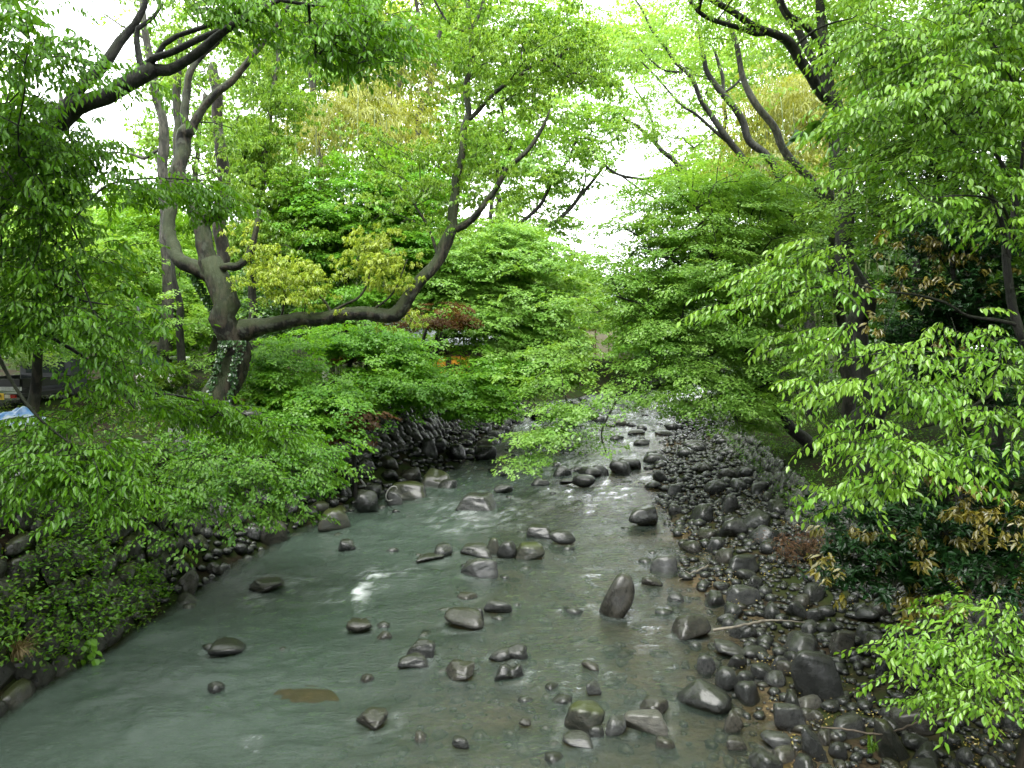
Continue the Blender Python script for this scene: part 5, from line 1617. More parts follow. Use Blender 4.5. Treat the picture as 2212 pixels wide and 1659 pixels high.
tree('tree', 'yellow green tree with a bent grey trunk between the snapped trunk and the bamboo', (545, 29), [
    [(545, 700, 29, 9), (548, 560, 29, 8), (560, 440, 29, 7), (575, 330, 29, 6), (590, 200, 29, 5), (605, 80, 29, 4)], [(560, 440, 29, 5), (530, 350, 29, 4), (520, 250, 29, 3)]],
    [(560, 330, 90, 90, 29, 1.8, 18), (600, 210, 80, 90, 29, 1.8, 14), (540, 440, 80, 60, 28.5, 1.6, 20), (640, 400, 90, 80, 29, 1.8, 18), (560, 520, 80, 60, 28, 1.6, 22), (680, 520, 100, 70, 28.5, 1.8, 22), (540, 110, 80, 80, 29.5, 1.8, 9), (620, 70, 90, 80, 29.5, 1.8, 9)],
    'camphor', 'camphor', 'bark_grey', seed=64, rmin=0.006, scale=1.3)
tree('maple_tree', 'fresh green maple behind the long limb with slender twin stems', (760, 29), [
    [(748, 700, 29, 5), (745, 600, 29, 4.5), (742, 520, 29, 4), (740, 440, 29, 3)], [(750, 610, 29, 4), (765, 540, 29, 3), (800, 480, 29, 2)]],
    [(740, 480, 110, 60, 29, 2, 34), (820, 440, 110, 60, 29, 2, 34), (700, 560, 90, 60, 28.6, 1.8, 36), (880, 520, 80, 60, 29, 1.8, 30), (790, 380, 110, 60, 29.5, 2, 26), (680, 430, 80, 60, 29, 1.8, 26), (900, 400, 80, 60, 30, 1.8, 24), (740, 640, 90, 40, 28, 1.6, 26)],
    'maple', 'maple_left', 'bark_dark', seed=65, rmin=0.006, scale=1.25)
for i, (px, d, top, lab) in enumerate([(715, 38, (660, 40), 'leaning grey trunk left of the golden bamboo crowns'), (790, 40, (890, 60), 'grey trunk slanting right across the golden bamboo'),
                                       (830, 44, (960, 10), 'pale far trunk slanting right toward the top centre')]):
    x1, y1 = top
    tree('tree', lab, (px, d), [[(px, 640, d, 8), (px + (x1 - px) * .3, 450, d, 7), (px + (x1 - px) * .55, 280, d, 6.5), (px + (x1 - px) * .85, 130, d, 5), (x1, y1, d, 4), (x1 + (x1 - px) * .3, y1 - 120, d, 3)],
                                [(px + (x1 - px) * .45, 330, d, 5), (px + (x1 - px) * .3 - 20, 220, d, 4), (px + (x1 - px) * .2 - 20, 100, d, 3)]],
         [(x1, y1 + 20, 130, 80, d, 2.4, 6), (px, 120, 110, 80, d, 2.2, 4), (x1 - 60, y1 - 120, 200, 80, d, 2.6, 8), (px + 40, 560, 120, 70, d - 2, 2, 14)],
         'bg', 'forest', 'bark_grey', seed=66 + i, rmin=0.009, group=None)
tree('tree', 'wide tree behind the river bend with two long upward curving arms', (1010, 38.5), [
    [(1022, 760, 38.4, 8), (1070, 620, 38, 8), (1105, 540, 38, 7)],
    [(1105, 545, 38, 5), (1125, 520, 38, 5), (1150, 500, 38, 5), (1200, 480, 38, 4.5), (1240, 440, 38, 4), (1280, 390, 38, 3.5), (1310, 350, 38, 3)],
    [(1105, 545, 38, 5), (1100, 500, 38, 4), (1140, 470, 38, 4), (1170, 440, 38, 4), (1190, 400, 38, 3.5), (1230, 340, 38, 3), (1250, 290, 38, 2.5)], [(1100, 560, 38, 5), (1060, 470, 38, 4), (1080, 380, 38, 4), (1110, 300, 38, 3)], [(1240, 440, 38, 2.5), (1262, 400, 38, 2), (1265, 365, 38, 1.5)]],
    [(1180, 380, 110, 70, 38, 2.4, 10), (1260, 330, 60, 60, 38, 2.2, 8), (1130, 480, 110, 60, 38, 2.4, 12), (1100, 330, 100, 90, 38.5, 2.4, 9), (1200, 270, 120, 70, 38.5, 2.4, 9), (1210, 470, 40, 30, 38, 1.4, 6), (1280, 400, 20, 20, 38, 1, 4), (1180, 540, 70, 40, 38, 2, 10), (1290, 230, 60, 50, 38.5, 2, 7)],
    'bg', 'forest', 'bark_dark', seed=71, rmin=0.008)
tree('tree', 'pale far tree with a cluster of thin reddish stems at the end of the river', (1250, 60), [
    [(1240, 760, 60, 3), (1238, 680, 60, 2.5), (1245, 600, 60, 2)], [(1250, 760, 60, 3), (1256, 680, 60, 2), (1268, 610, 60, 1.6)], [(1235, 700, 60, 2), (1222, 640, 60, 1.6), (1215, 600, 60, 1.2)], [(1256, 700, 60, 2), (1280, 650, 60, 1.5), (1295, 620, 60, 1)]],
    [(1240, 580, 60, 35, 60, 3, 8), (1270, 620, 50, 35, 60, 3, 8), (1220, 640, 50, 50, 60, 3, 8), (1290, 670, 40, 28, 60, 3, 9), (1220, 720, 60, 35, 60, 3, 10)],
    'bg', 'maple_pale', 'bark_brown', seed=72, rmin=0.012, scale=1.6)
tree('tree', 'broad pale tree closing the view left of the far buildings', (1170, 72), [
    [(1170, 780, 72, 5), (1165, 680, 72, 4)]], [(1150, 640, 90, 70, 72, 4, 7), (1190, 720, 80, 60, 72, 4, 8), (1110, 700, 80, 70, 72, 4, 8), (1200, 790, 60, 30, 70, 3, 8)], 'bg', 'forest', 'bark_dark', seed=73, rmin=0.015, scale=1.8)
tree('tree', 'round green tree right of the far buildings at the river bend', (1400, 66), [
    [(1400, 790, 66, 5), (1395, 700, 66, 4)]], [(1400, 690, 70, 60, 66, 4, 9), (1460, 730, 70, 60, 66, 4, 9), (1385, 740, 30, 45, 66, 3, 9), (1440, 650, 80, 50, 68, 4, 8), (1345, 690, 24, 25, 68, 3, 6)], 'bg', 'maple', 'bark_dark', seed=74, rmin=0.015, scale=1.7)
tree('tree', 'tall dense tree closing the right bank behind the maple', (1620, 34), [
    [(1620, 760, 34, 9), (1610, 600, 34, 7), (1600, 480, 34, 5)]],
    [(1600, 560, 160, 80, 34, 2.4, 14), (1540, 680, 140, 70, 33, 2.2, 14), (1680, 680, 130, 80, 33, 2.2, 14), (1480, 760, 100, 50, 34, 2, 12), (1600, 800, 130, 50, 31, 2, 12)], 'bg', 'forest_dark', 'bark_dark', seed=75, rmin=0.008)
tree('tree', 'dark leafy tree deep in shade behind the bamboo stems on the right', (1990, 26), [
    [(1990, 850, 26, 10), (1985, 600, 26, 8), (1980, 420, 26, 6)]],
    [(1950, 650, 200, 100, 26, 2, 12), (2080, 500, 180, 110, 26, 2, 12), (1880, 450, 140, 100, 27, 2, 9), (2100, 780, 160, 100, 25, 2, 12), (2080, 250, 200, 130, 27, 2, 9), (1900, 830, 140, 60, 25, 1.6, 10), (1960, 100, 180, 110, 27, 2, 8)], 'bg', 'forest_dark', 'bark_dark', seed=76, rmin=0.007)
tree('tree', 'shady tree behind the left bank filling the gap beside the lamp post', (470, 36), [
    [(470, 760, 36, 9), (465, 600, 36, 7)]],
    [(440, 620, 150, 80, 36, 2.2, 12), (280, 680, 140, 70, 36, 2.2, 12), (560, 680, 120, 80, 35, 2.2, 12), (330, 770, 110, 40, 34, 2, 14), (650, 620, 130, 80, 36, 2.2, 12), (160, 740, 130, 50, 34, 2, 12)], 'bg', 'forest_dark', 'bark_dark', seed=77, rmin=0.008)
tree('tree', 'tall tree deep behind the left maples with a dark shaded crown', (860, 42), [
    [(860, 760, 42, 9), (850, 620, 42, 7), (850, 500, 42, 5)]],
    [(860, 560, 150, 90, 42, 2.4, 11), (760, 660, 120, 80, 41, 2.2, 11), (940, 680, 120, 80, 41, 2.2, 11), (860, 760, 140, 50, 39, 2, 10), (1030, 600, 90, 100, 42, 2.2, 9)], 'bg', 'forest', 'bark_dark', seed=78, rmin=0.009)

# ---- bamboo
r = np.random.default_rng(91)


def bamboo(px, d, top, crown, label, group, seed, rr=2.2, lm='gold'):
    r2 = np.random.default_rng(seed)
    lean = r2.normal(0, 18)
    tree('bamboo', label, (px, d), [[(px, 720, d, rr), (px + lean * .4, (720 + top) / 2, d, rr * .9), (px + lean, top, d, rr * .5)]], crown, 'bamboo', lm, 'culm', group=group, seed=seed, lump=0.0, sides=5, cat='bamboo', rmin=0.004, twigs=False, seg=0.6, scale=1.3)


for i in range(16):
    px = 640 + 13 * i + r.normal(0, 8)
    d = 36 + r.uniform(-3, 4)
    cx_ = px + r.normal(0, 30)
    bamboo(px, d, 200 + r.uniform(-40, 60), [(cx_ + 20, 200 + r.uniform(-40, 120), 40, 60, d, 1.4, 11)], 'slender green bamboo stem with golden foliage in the grove behind the long limb', 'bamboo grove on the left bank', 900 + i)
for i in range(20):
    px = 1640 + 16 * i + r.normal(0, 9)
    d = 29 + r.uniform(-3, 4)
    cx_ = 1640 + 9 * i + r.normal(0, 20)
    bamboo(px, d, 220 + r.uniform(-20, 80), [(cx_, 260 + r.uniform(-80, 110), 40, 60, d, 1.4, 12)], 'slender green bamboo stem with golden foliage in the grove behind the right bank trunks', 'bamboo grove on the right bank', 950 + i)

# ---- tall pale trees far behind, woods closing the valley
for i, (px, d, cr_, lm_, lab) in enumerate([
        (430, 50, [(420, 330, 170, 170, 50, 3, 5), (400, 120, 110, 130, 50, 3, 4), (470, 520, 160, 110, 50, 3, 7)], 'forest', 'tall pale tree far behind the snapped trunk'),
        (640, 54, [(620, 300, 180, 170, 54, 3, 6), (650, 80, 190, 140, 54, 3, 8), (640, 520, 180, 110, 54, 3, 7)], 'forest', 'tall pale tree far behind the bamboo grove at its left'),
        (880, 56, [(880, 300, 170, 170, 56, 3, 6), (870, 80, 190, 130, 56, 3, 8), (880, 520, 170, 110, 56, 3, 7)], 'camphor_new', 'tall yellowish tree far behind the bamboo grove at its right'),
        (1080, 54, [(1080, 330, 150, 150, 54, 3, 6), (1080, 100, 170, 130, 54, 3, 8), (1060, 520, 150, 100, 54, 3, 7), (1240, 90, 130, 120, 54, 3, 7)], 'forest', 'tall pale tree far behind the upright end of the long limb'),
        (1560, 50, [(1560, 150, 140, 150, 50, 3, 6), (1540, 340, 110, 90, 50, 3, 6), (1620, 480, 150, 110, 48, 3, 8), (1440, 90, 90, 120, 50, 3, 4.5)], 'maple_pale', 'tall pale tree far behind the leaning trunks on the right'),
        (1760, 46, [(1740, 250, 150, 170, 46, 3, 6), (1780, 40, 170, 130, 46, 3, 5), (1780, 500, 170, 130, 44, 3, 8)], 'forest', 'tall tree far behind the arching dark limbs'),
        (2060, 44, [(2020, 250, 200, 200, 44, 3, 6), (2060, 0, 220, 130, 44, 3, 6), (2050, 560, 220, 170, 42, 3, 8)], 'forest', 'tall tree far behind the upper right corner'),
        (120, 46, [(80, 430, 150, 110, 46, 3, 6), (60, 620, 180, 120, 44, 3, 8), (-60, 250, 140, 190, 44, 3, 6)], 'forest', 'tall tree far behind the left edge')]):
    tree('tree', lab, (px, d), [[(px, 760, d, 7), (px + 6, 560, d, 6), (px - 6, 380, d, 5), (px + 10, 200, d, 4)]], cr_, 'bg', lm_, 'bark_grey', seed=300 + i, rmin=0.012, scale=1.5, seg=0.8)


def woods(name, crowns, lm_, seed, scale):
    r = np.random.default_rng(seed)
    mb = MB()
    tips = crown_tips(crowns, SP['bg'], r)
    lp, lr_, lt, tv, tf = leaves_at(tips, tips.mean(0), SP['bg'], r, scale)
    add_leaves(mb, lp, lr_ * 1.25, lt, SP['bg']['leaf'])
    NLEAVES[0] += len(lp)
    tag(mb.build(name, [M[lm_]]), kind='stuff')


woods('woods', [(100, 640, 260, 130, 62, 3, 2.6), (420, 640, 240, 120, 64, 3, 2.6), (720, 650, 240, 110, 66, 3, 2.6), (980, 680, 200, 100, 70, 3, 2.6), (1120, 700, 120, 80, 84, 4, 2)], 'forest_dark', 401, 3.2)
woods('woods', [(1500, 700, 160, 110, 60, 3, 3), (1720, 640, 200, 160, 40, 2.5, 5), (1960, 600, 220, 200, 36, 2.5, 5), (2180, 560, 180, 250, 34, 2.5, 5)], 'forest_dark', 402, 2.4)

# the wood goes on along both banks beside and behind the bridge, unseen and added for its shade
r = np.random.default_rng(410)
tp = []
for (cx_, cy_, cz_, a_, b_, c_, n_) in [(-13, -9, 9, 5, 4, 7, 45), (-14, -1, 9, 5, 4.5, 7, 55), (-14, 7, 9.5, 4.5, 4, 7, 50), (-16, 14, 10, 5, 4, 6, 40), (13, -9, 9, 5, 4, 7, 45), (13, -1, 9, 5, 4.5, 7, 55),
                                        (13.5, 8, 10, 4.5, 4, 7, 55), (15, 16, 11, 5, 4, 6, 45), (0, -17, 9, 8, 3, 6, 60), (-8, -15, 9, 5, 4, 6, 45), (8, -15, 9, 5, 4, 6, 45), (7.5, 9, 14.5, 3.5, 5, 2, 35), (-9, 3, 14.5, 3.5, 4, 2, 30)]:
    q = r.normal(size=(n_, 3))
    q /= np.linalg.norm(q, axis=1)[:, None]
    tp.append(np.array([cx_, cy_, cz_]) + q * (r.random(n_) ** 0.45)[:, None] * np.array([a_, b_, c_]))
tp = np.concatenate(tp)
lp, lr_, lt, _a, _b = leaves_at(tp, tp.mean(0), SP['bg'], r, 3.0)
mb = MB()
add_leaves(mb, lp, lr_ * 1.3, lt, SP['bg']['leaf'])
NLEAVES[0] += len(lp)
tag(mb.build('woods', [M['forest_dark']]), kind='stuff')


# ------------------------------------------------------------------ undergrowth, grass, litter
def clump_field(name, n, posf, spn, mnames, seed, lscale=1.0, kmin=6, kmax=14, h=0.16):
    r = np.random.default_rng(seed)
    mb = MB()
    shape = leaf_shape(0.06 * lscale, 0.035 * lscale, 'kite')
    per = [([], [], []) for _ in mnames]
    for _ in range(n):
        q = posf(r)
        if q is None:
            continue
        p_, nr = q
        k = int(r.integers(kmin, kmax))
        which = per[int(r.integers(len(mnames)))]
        tn = r.random()
        for j in range(k):
            which[0].append(p_ + r.normal(0, 0.07 * lscale, 3) + nr * r.uniform(0.0, h))
            which[1].append(rots(np.array([r.uniform(0, 6.28)]), np.array([r.normal(-0.1, .5)]), np.array([r.normal(0, .5)]))[0] * r.uniform(.6, 1.3))
            which[2].append(np.clip(tn + r.normal(0, .2), 0, 1))
    for i, wv in enumerate(per):
        if wv[0]:
            add_leaves(mb, np.array(wv[0]), np.array(wv[1]), np.array(wv[2]), shape, i)
    return tag(mb.build(name, [M[m] for m in mnames]), kind='stuff')


def on_wall(r):
    y = r.uniform(6, 15.5)
    u = r.random()
    p_ = zl(y, u)
    if fbm(np.array([[y * 0.75, u * 2.6, 3.0]]), 60, 2)[0] < 0.04 + 0.25 * (u < 0.12):
        return None
    return p_ + np.array([0.10, -0.02, 0]), np.array([0.8, -0.2, 0.5])


clump_field('wall_weeds', 2600, on_wall, None, ['maple_left', 'herb', 'zelk_dark'], 61, 1.15, 6, 12, 0.16)


def on_left_bank(r):
    y = 7 + 45 * r.random() ** 1.5
    x = XL(y) - TW(y) - LEAN - r.random() ** 1.4 * 9 + 0.25
    if fbm(xy(x, y, 0.8), 61, 2)[0] < -0.25:
        return None
    return np.array([x, y, gz(x, y)]), np.array([0, 0, 1.0])


def on_right_bank(r):
    y = 6.5 + 36 * r.random() ** 1.4
    x = XW(y) + 0.2 + 8 * r.random() ** 2.2
    if fbm(xy(x, y, 0.8), 62, 2)[0] < -0.3:
        return None
    return np.array([x, y, gz(x, y)]), np.array([0, 0, 1.0])


clump_field('undergrowth', 5000, on_left_bank, None, ['herb', 'herb', 'grass', 'maple_left'], 62, 1.2, 6, 12, 0.22)
clump_field('undergrowth', 6000, on_right_bank, None, ['herb', 'forest_dark', 'zelk_dark', 'forest_dark'], 63, 1.1, 6, 12, 0.2)


def litter_pos(r):
    y = 7 + 16 * r.random() ** 1.3
    x = XR(y) - 0.3 + (XW(y) - XR(y) + 0.6) * r.random() ** 0.8
    if fbm(xy(x, y, 1.6), 64, 2)[0] < 0.05:
        return None
    return np.array([x, y, max(0.01, gz(x, y)) + 0.02]), np.array([0, 0, 1.0])


clump_field('fallen_leaves', 1700, litter_pos, None, ['litter'], 65, 0.55, 3, 9, 0.03)


def blades(mb, base, n, L, r, spread=0.5, w=0.008, lean=(0, 0), tint=None):
    for _ in range(n):
        a = r.uniform(0, 6.28)
        l_ = L * r.uniform(0.6, 1.15)
        out_ = l_ * r.uniform(0.25, 0.9) * spread
        dx, dy = math.cos(a) * out_ + lean[0] * l_, math.sin(a) * out_ + lean[1] * l_
        s = np.linspace(0, 1, 5)
        z = l_ * (1.1 * s - 0.85 * s ** 2 * r.uniform(0.5, 1.25))
        c = base + r.normal(0, 0.025, 3) * np.array([1, 1, 0]) + np.stack([dx * s ** 1.3, dy * s ** 1.3, z], 1)
        sd = np.array([-math.sin(a), math.cos(a), 0]) * w
        wd = (1 - s ** 2)[:, None] * sd
        v = np.concatenate([c - wd, c + wd])
        f = np.array([(i, i + 1, i + 6, i + 5) for i in range(4)])
        mb.add(v, f, 0, tint=r.random() if tint is None else tint)


def tuft(name, label, p_, n, L, m, seed, cat='grass tuft', **kw):
    r = np.random.default_rng(seed)
    mb = MB()
    blades(mb, np.asarray(p_, float), n, L, r, **kw)
    o = mb.build(name, M[m], None, False, p_)
    tag(o, label, cat)
    return o


def wall_pt(px, py):
    """point of the left wall face seen at a photograph position"""
    best, bp2 = 1e9, None
    for y in np.linspace(5.5, 16, 85):
        for u in np.linspace(0, 1, 21):
            q = zl(y, u)
            x_, y_, _ = proj(q[None])
            e = (x_[0] - px / PX) ** 2 + (y_[0] - py / PX) ** 2
            if e < best:
                best, bp2 = e, q
    return bp2 + np.array([0.1, -0.03, 0.02])


tuft('grass_tuft', 'yellow green arching grass tuft at the waterline of the foreground wall', wall_pt(438, 1258), 130, 0.5, 'grass', 71, lean=(0.15, -0.1))
tuft('grass_tuft', 'second grass tuft just upstream of the yellow green one', wall_pt(475, 1235), 90, 0.42, 'grass', 72, lean=(0.15, 0))
tuft('grass_tuft', 'short green grass tuft hanging beside the lower wall stones', wall_pt(318, 1320), 40, 0.25, 'grass', 73, lean=(0.3, 0))
tuft('dry_grass', 'straw coloured dry grass clump drooping at the left edge', wall_pt(30, 1430), 150, 0.6, 'straw', 74, lean=(0.25, -0.1), w=0.006)
tuft('grass_tuft', 'thin blue green grass blades between the cobbles at the bottom right', G(1885, 1625, 0.3), 18, 0.32, 'herb', 75, w=0.01)

# heart leaved plant at the foot of the wall
r = np.random.default_rng(9)
q0 = wall_pt(180, 1420)
root = thing('heart_leaved_plant', 'cluster of large heart shaped leaves hanging at the foot of the foreground wall', 'plant', q0)
st = MB()
hl = MB()
hl.add(*leaf_shape(0.12, 0.12, 'ovate'), 0, tint=0.9)
hme = hl.mesh('leaf', M['zelk_dark'])
for k in range(24):
    e = np.array([r.uniform(-.05, .22), r.uniform(-.12, .03), r.uniform(-.22, .30)])
    tube(st, np.array([[0, 0, -0.1], e * 0.5 + np.array([.03, 0, .03]), e]), np.array([.004, .003, .002]), 4)
    R_ = rots(np.array([r.uniform(-1.9, .6)]), np.array([r.uniform(-1.0, -.3)]), np.array([r.normal(0, .3)]))[0] * r.uniform(.6, 1.1)
    link_obj('leaf', hme, root, Matrix.Translation(e) @ Matrix(R_.tolist()).to_4x4())
st.build('stem', M['herb'], root)

# dead rust coloured shrub on the right bar
r = np.random.default_rng(10)
q0 = G(1735, 1205, 0.35)
root = thing('dead_shrub', 'rust brown withered shrub lying against the right wall', 'shrub', q0)
mb = MB()
tb = MB()
lp, lr2, lt = [], [], []
for k in range(60):
    e = r.normal(0, 1, 3) * np.array([.28, .2, .12]) + np.array([0, 0, .26])
    tube(tb, np.array([[0, 0, 0], e * .5 + np.array([0, 0, .08]), e]), np.array([.006, .004, .002]), 3)
    for j in range(22):
        lp.append(e + r.normal(0, .06, 3))
        lr2.append(rots(np.array([r.uniform(0, 6.3)]), np.array([r.uniform(-1.2, .3)]), np.array([r.normal(0, .6)]))[0] * r.uniform(.6, 1.2))
        lt.append(r.random())
add_leaves(mb, np.array(lp), np.array(lr2), np.array(lt), leaf_shape(0.07, 0.014, 'kite'))
tb.build('stem', M['bark_brown'], root)
mb.build('crown', M['rust'], root)['kind'] = 'stuff'


# ------------------------------------------------------------------ branches, pole, hoop
def stick(label, pts, rad, m, seed, name='fallen_branch', cat='branch', subs=()):
    mb = MB()
    p2, r2 = crom(np.array(pts), np.array(rad), 0.06)
    rr_ = np.random.default_rng(seed)
    p2 = p2 + rr_.normal(0, 0.006, p2.shape)
    tube(mb, p2, r2, 6, 0, 0.15, seed)
    for sp_, sr in subs:
        tube(mb, np.array(sp_), np.array(sr), 5, 0)
    o = mb.build(name, m, None, True, p2[0])
    tag(o, label, cat)


g = lambda x, y, z: G(x, y, z)
M['driftwood'] = plain('driftwood', (0.13, 0.115, 0.085), 0.7, 0, 0.4, 12)
M['twig_dark'] = plain('twig_dark', (0.06, 0.045, 0.03), 0.6, 0, 0.4, 12)
stick('pale bare branch lying across the stones right of the grooved boulder', [g(1540, 1362, .12), g(1600, 1352, .2), g(1650, 1341, .22), g(1680, 1340, .25), g(1740, 1344, .26)], [.022, .02, .022, .014, .007], M['driftwood'], 1)
stick('forked grey twig in the pool above the pale flat topped boulder', [g(1465, 1255, .03), g(1490, 1240, .05), g(1500, 1236, .08), g(1530, 1222, .16)], [.006, .012, .015, .014], M['driftwood'], 2, subs=[([g(1490, 1240, .05), g(1478, 1232, .02)], [.01, .004])])
stick('thin dark twig lying over the cobbles near the grass blades', [g(1770, 1570, .35), g(1830, 1575, .35), g(1900, 1588, .32), g(1960, 1570, .35), g(2020, 1545, .4)], [.008, .01, .011, .009, .005], M['twig_dark'], 3)
stick('thick greenish log slanting out from under the leafy shrub', [g(2045, 1552, .35), g(2090, 1530, .5), g(2150, 1495, .7)], [.03, .045, .05], M['bark_moss'], 4, name='log', cat='log')
q1 = np.array(G(800, 1062, 0.12))
q2 = P(755, 1005, q1[1] + 0.9)
stick('straight grey pole leaning on the left shore boulders', [q1, (q1 + q2) / 2, q2], [.032, .032, .032], plain('grey_pole', (.30, .30, .28), .5, 0, .15), 5, name='pole', cat='pole')
q3 = P(722, 930, q2[1] + 1.6)
q4 = P(690, 870, q2[1] + 2.4)
stick('thin pale stake standing under the small wine red shrub', [P(719, 932, 19.5), P(709, 900, 19.5), P(704, 880, 19.5)], [.02, .018, .015], M['driftwood'], 6, name='stake', cat='stake')
hp = G(846, 1062, 0.45)
a = np.linspace(0.6, 5.2, 20)
hv = np.array([hp + np.array([0.13 * math.cos(t_), 0.03 * math.cos(t_), 0.19 * math.sin(t_) - .05]) + 0.06 * np.array([math.sin(t_), 0, 0]) for t_ in a])
mb = MB()
tube(mb, hv, np.full(len(hv), 0.018), 6)
tag(mb.build('hoop', plain('white_hose', (.16, .16, .145), .5), None, True, hv[0]), 'white loop of hose caught between the left shore boulders', 'hose')

# ------------------------------------------------------------------ things on the left bank
def at_ground(px, d):
    p_ = P(px, 800, d)
    return np.array([p_[0], p_[1], gz(p_[0], p_[1])])


# lamp post
b = at_ground(306, 22)
top = P(303, 645, 22)[2]
root = thing('lamp_post', 'slim dark post standing on the left bank beside the pale stone marker', 'post', b)
mb = MB()
tube(mb, np.array([[0, 0, 0], [0, 0, (top - b[2]) * .5], [-.05, 0, top - b[2]]]), np.array([.055, .05, .045]), 8)
mb.build('pole', plain('post_paint', (.02, .028, .026), .5), root, True)
mb = MB()
tube(mb, np.array([[0, 0, 0], [0, 0, .18]]), np.array([.10, .09]), 10)
mb.build('base', plain('post_base', (.05, .05, .05), .7), root, True)
mb = MB()
tube(mb, np.array([[-.05, 0, top - b[2] - .02], [-.05, 0, top - b[2] + .05]]), np.array([.06, .03]), 8)
mb.build('cap', plain('post_cap', (.02, .028, .026), .5), root, True)
# stone marker
b = at_ground(303, 20.5)
mb = MB()
h_ = P(303, 794, 20.5)[2] - b[2]
box(mb, (0, 0, h_ / 2), (.17, .17, h_))
mb.add(np.array([(-.085, -.085, h_), (.085, -.085, h_), (.085, .085, h_), (-.085, .085, h_), (0, 0, h_ + .04)]), np.array([(0, 1, 4), (1, 2, 4), (2, 3, 4), (3, 0, 4)]))
tag(mb.build('stone_marker', plain('marker_stone', (.36, .34, .29), .8, 0, .3, 20)), 'short square pale stone marker at the foot of the dark post', 'marker').location = b
# green tank
b = at_ground(350, 25)
root = thing('green_tank', 'green cylindrical tank with a white pipe behind the white flowering bush', 'tank', b)
gp = plain('tank_green', (.035, .13, .06), .45, 0, .25, 5)
zt = P(345, 772, 25)[2] - b[2]
mb = MB()
tube(mb, np.array([[0, 0, 0], [0, 0, .05], [0, 0, zt - .04], [0, 0, zt]]), np.array([.30, .32, .32, .30]), 18)
mb.build('body', gp, root, True)
mb = MB()
tube(mb, np.array([[0, 0, zt], [0, 0, zt + .05]]), np.array([.34, .30]), 18)
mb.build('lid', plain('tank_lid', (.02, .07, .035), .5), root, True)
mb = MB()
tube(mb, np.array([[.3, -.1, zt - .02], [.6, -.1, zt], [.95, -.1, zt - .02]]), np.array([.045, .045, .045]), 8)
mb.build('pipe', plain('pipe_white', (.6, .62, .6), .4), root, True)
for k in (-.62, -.42):
    mb = MB()
    tube(mb, np.array([[k, .1, 0], [k, .1, zt + .35]]), np.array([.04, .04]), 8)
    mb.build('post', gp, root, True)
# ivy covered trunk beside it
tree('tree', 'slender ivy darkened trunk between the green tank and the huge mossy tree', (392, 22), [[(396, 830, 22, 9), (392, 760, 22, 9), (388, 690, 22, 8), (380, 620, 22, 6), (372, 560, 22, 4)]],
     [(390, 640, 30, 40, 22, .5, 12), (430, 700, 60, 40, 22.5, .8, 34), (450, 780, 30, 40, 22.5, .5, 14)], 'maple', 'maple', 'bark_dark', seed=82, rmin=0.004)
# white flowering bush
q0 = at_ground(355, 20.5)
tree('flowering_bush', 'low bush of pale white blossoms in front of the green tank', (355, 20.5), [[(352, 835, 20.5, 3), (350, 815, 20.5, 2)]],
     [(325, 812, 24, 24, 20.4, .3, 40), (365, 820, 34, 22, 20.4, .35, 45), (385, 806, 16, 18, 20.5, .25, 40), (350, 838, 45, 16, 20.3, .35, 30)], 'evergreen', 'herb', 'bark_brown', seed=83, cat='bush', rmin=0.003,
     extra=[([(325, 800, 20, 12, 20.2, .25, 24), (368, 806, 26, 14, 20.2, .3, 24)], 'olive', 'blossom')])
# rail and white post
b = at_ground(703, 24)
root = thing('low_rail', 'low brown bamboo rail ending at a short white post behind the deep green maple', 'rail', b)
zr_ = P(700, 783, 24)[2] - b[2]
mb = MB()
box(mb, (0, 0, zr_ / 2), (.17, .17, zr_ + .08))
mb.build('post', plain('post_white', (.55, .54, .47), .7, 0, .15), root)
mb = MB()
tube(mb, np.array([[-2.2, .1, zr_ + .02], [-1.0, .05, zr_], [-.05, 0, zr_ - .02]]), np.array([.03, .03, .03]), 8)
mb.build('rail', plain('rail_brown', (.13, .075, .035), .6), root, True)
for k in (-1.2, -2.1):
    mb = MB()
    tube(mb, np.array([[k, .06, 0], [k, .06, zr_]]), np.array([.035, .03]), 7)
    mb.build('stake', plain('rail_stake', (.10, .06, .03), .6), root, True)
# plank bench
b = at_ground(545, 20.0)
root = thing('plank_bench', 'weathered yellow plank bench behind the foot of the huge mossy tree', 'bench', b)
zb = max(.25, P(545, 876, 20)[2] - b[2])
wood = plain('bench_wood', (.38, .27, .13), .6, 0, .3, 14)
for k in (-.14, .14):
    mb = MB()
    box(mb, (0, k, zb), (1.4, .24, .05))
    mb.build('plank', wood, root)
for k in (-.55, .55):
    mb = MB()
    box(mb, (k, 0, zb / 2 - .02), (.10, .40, zb - .02))
    mb.build('leg', wood, root)

# small truck seen from behind at the left edge
b = at_ground(-22, 19.5)
root = thing('small_truck', 'small dark truck with a pale rear rail and yellow plate behind the left trunk', 'truck', b)
dk = plain('truck_dark', (.012, .012, .014), .35)
zk = P(10, 840, 19.5)[2] - b[2]
zp = P(10, 856, 19.5)[2] - b[2]
mb = MB()
box(mb, (0, 1.2, zk - .18), (1.5, 2.2, .10))
mb.build('bed_floor', dk, root)
mb = MB()
box(mb, (0, .07, zk + .13), (1.44, .06, .24))
mb.build('tailgate', dk, root)
mb = MB()
box(mb, (0, .0, zk), (1.56, .07, .10))
for k in range(15):
    box(mb, (-.7 + k * .1, -.04, zk), (.03, .02, .08))
mb.build('rear_rail', plain('rail_pale', (.45, .46, .45), .4), root)
for k in (-.73, .73):
    mb = MB()
    box(mb, (k, 1.2, zk + .13), (.05, 2.16, .24))
    mb.build('side_board', dk, root)
mb = MB()
box(mb, (0, 2.75, zk + .25), (1.46, .85, 1.15))
box(mb, (0, 2.75, zk + .86), (1.30, .7, .08))
mb.build('cab', plain('cab_paint', (.03, .035, .04), .35), root)
mb = MB()
box(mb, (0, 2.31, zk + .5), (1.1, .02, .4))
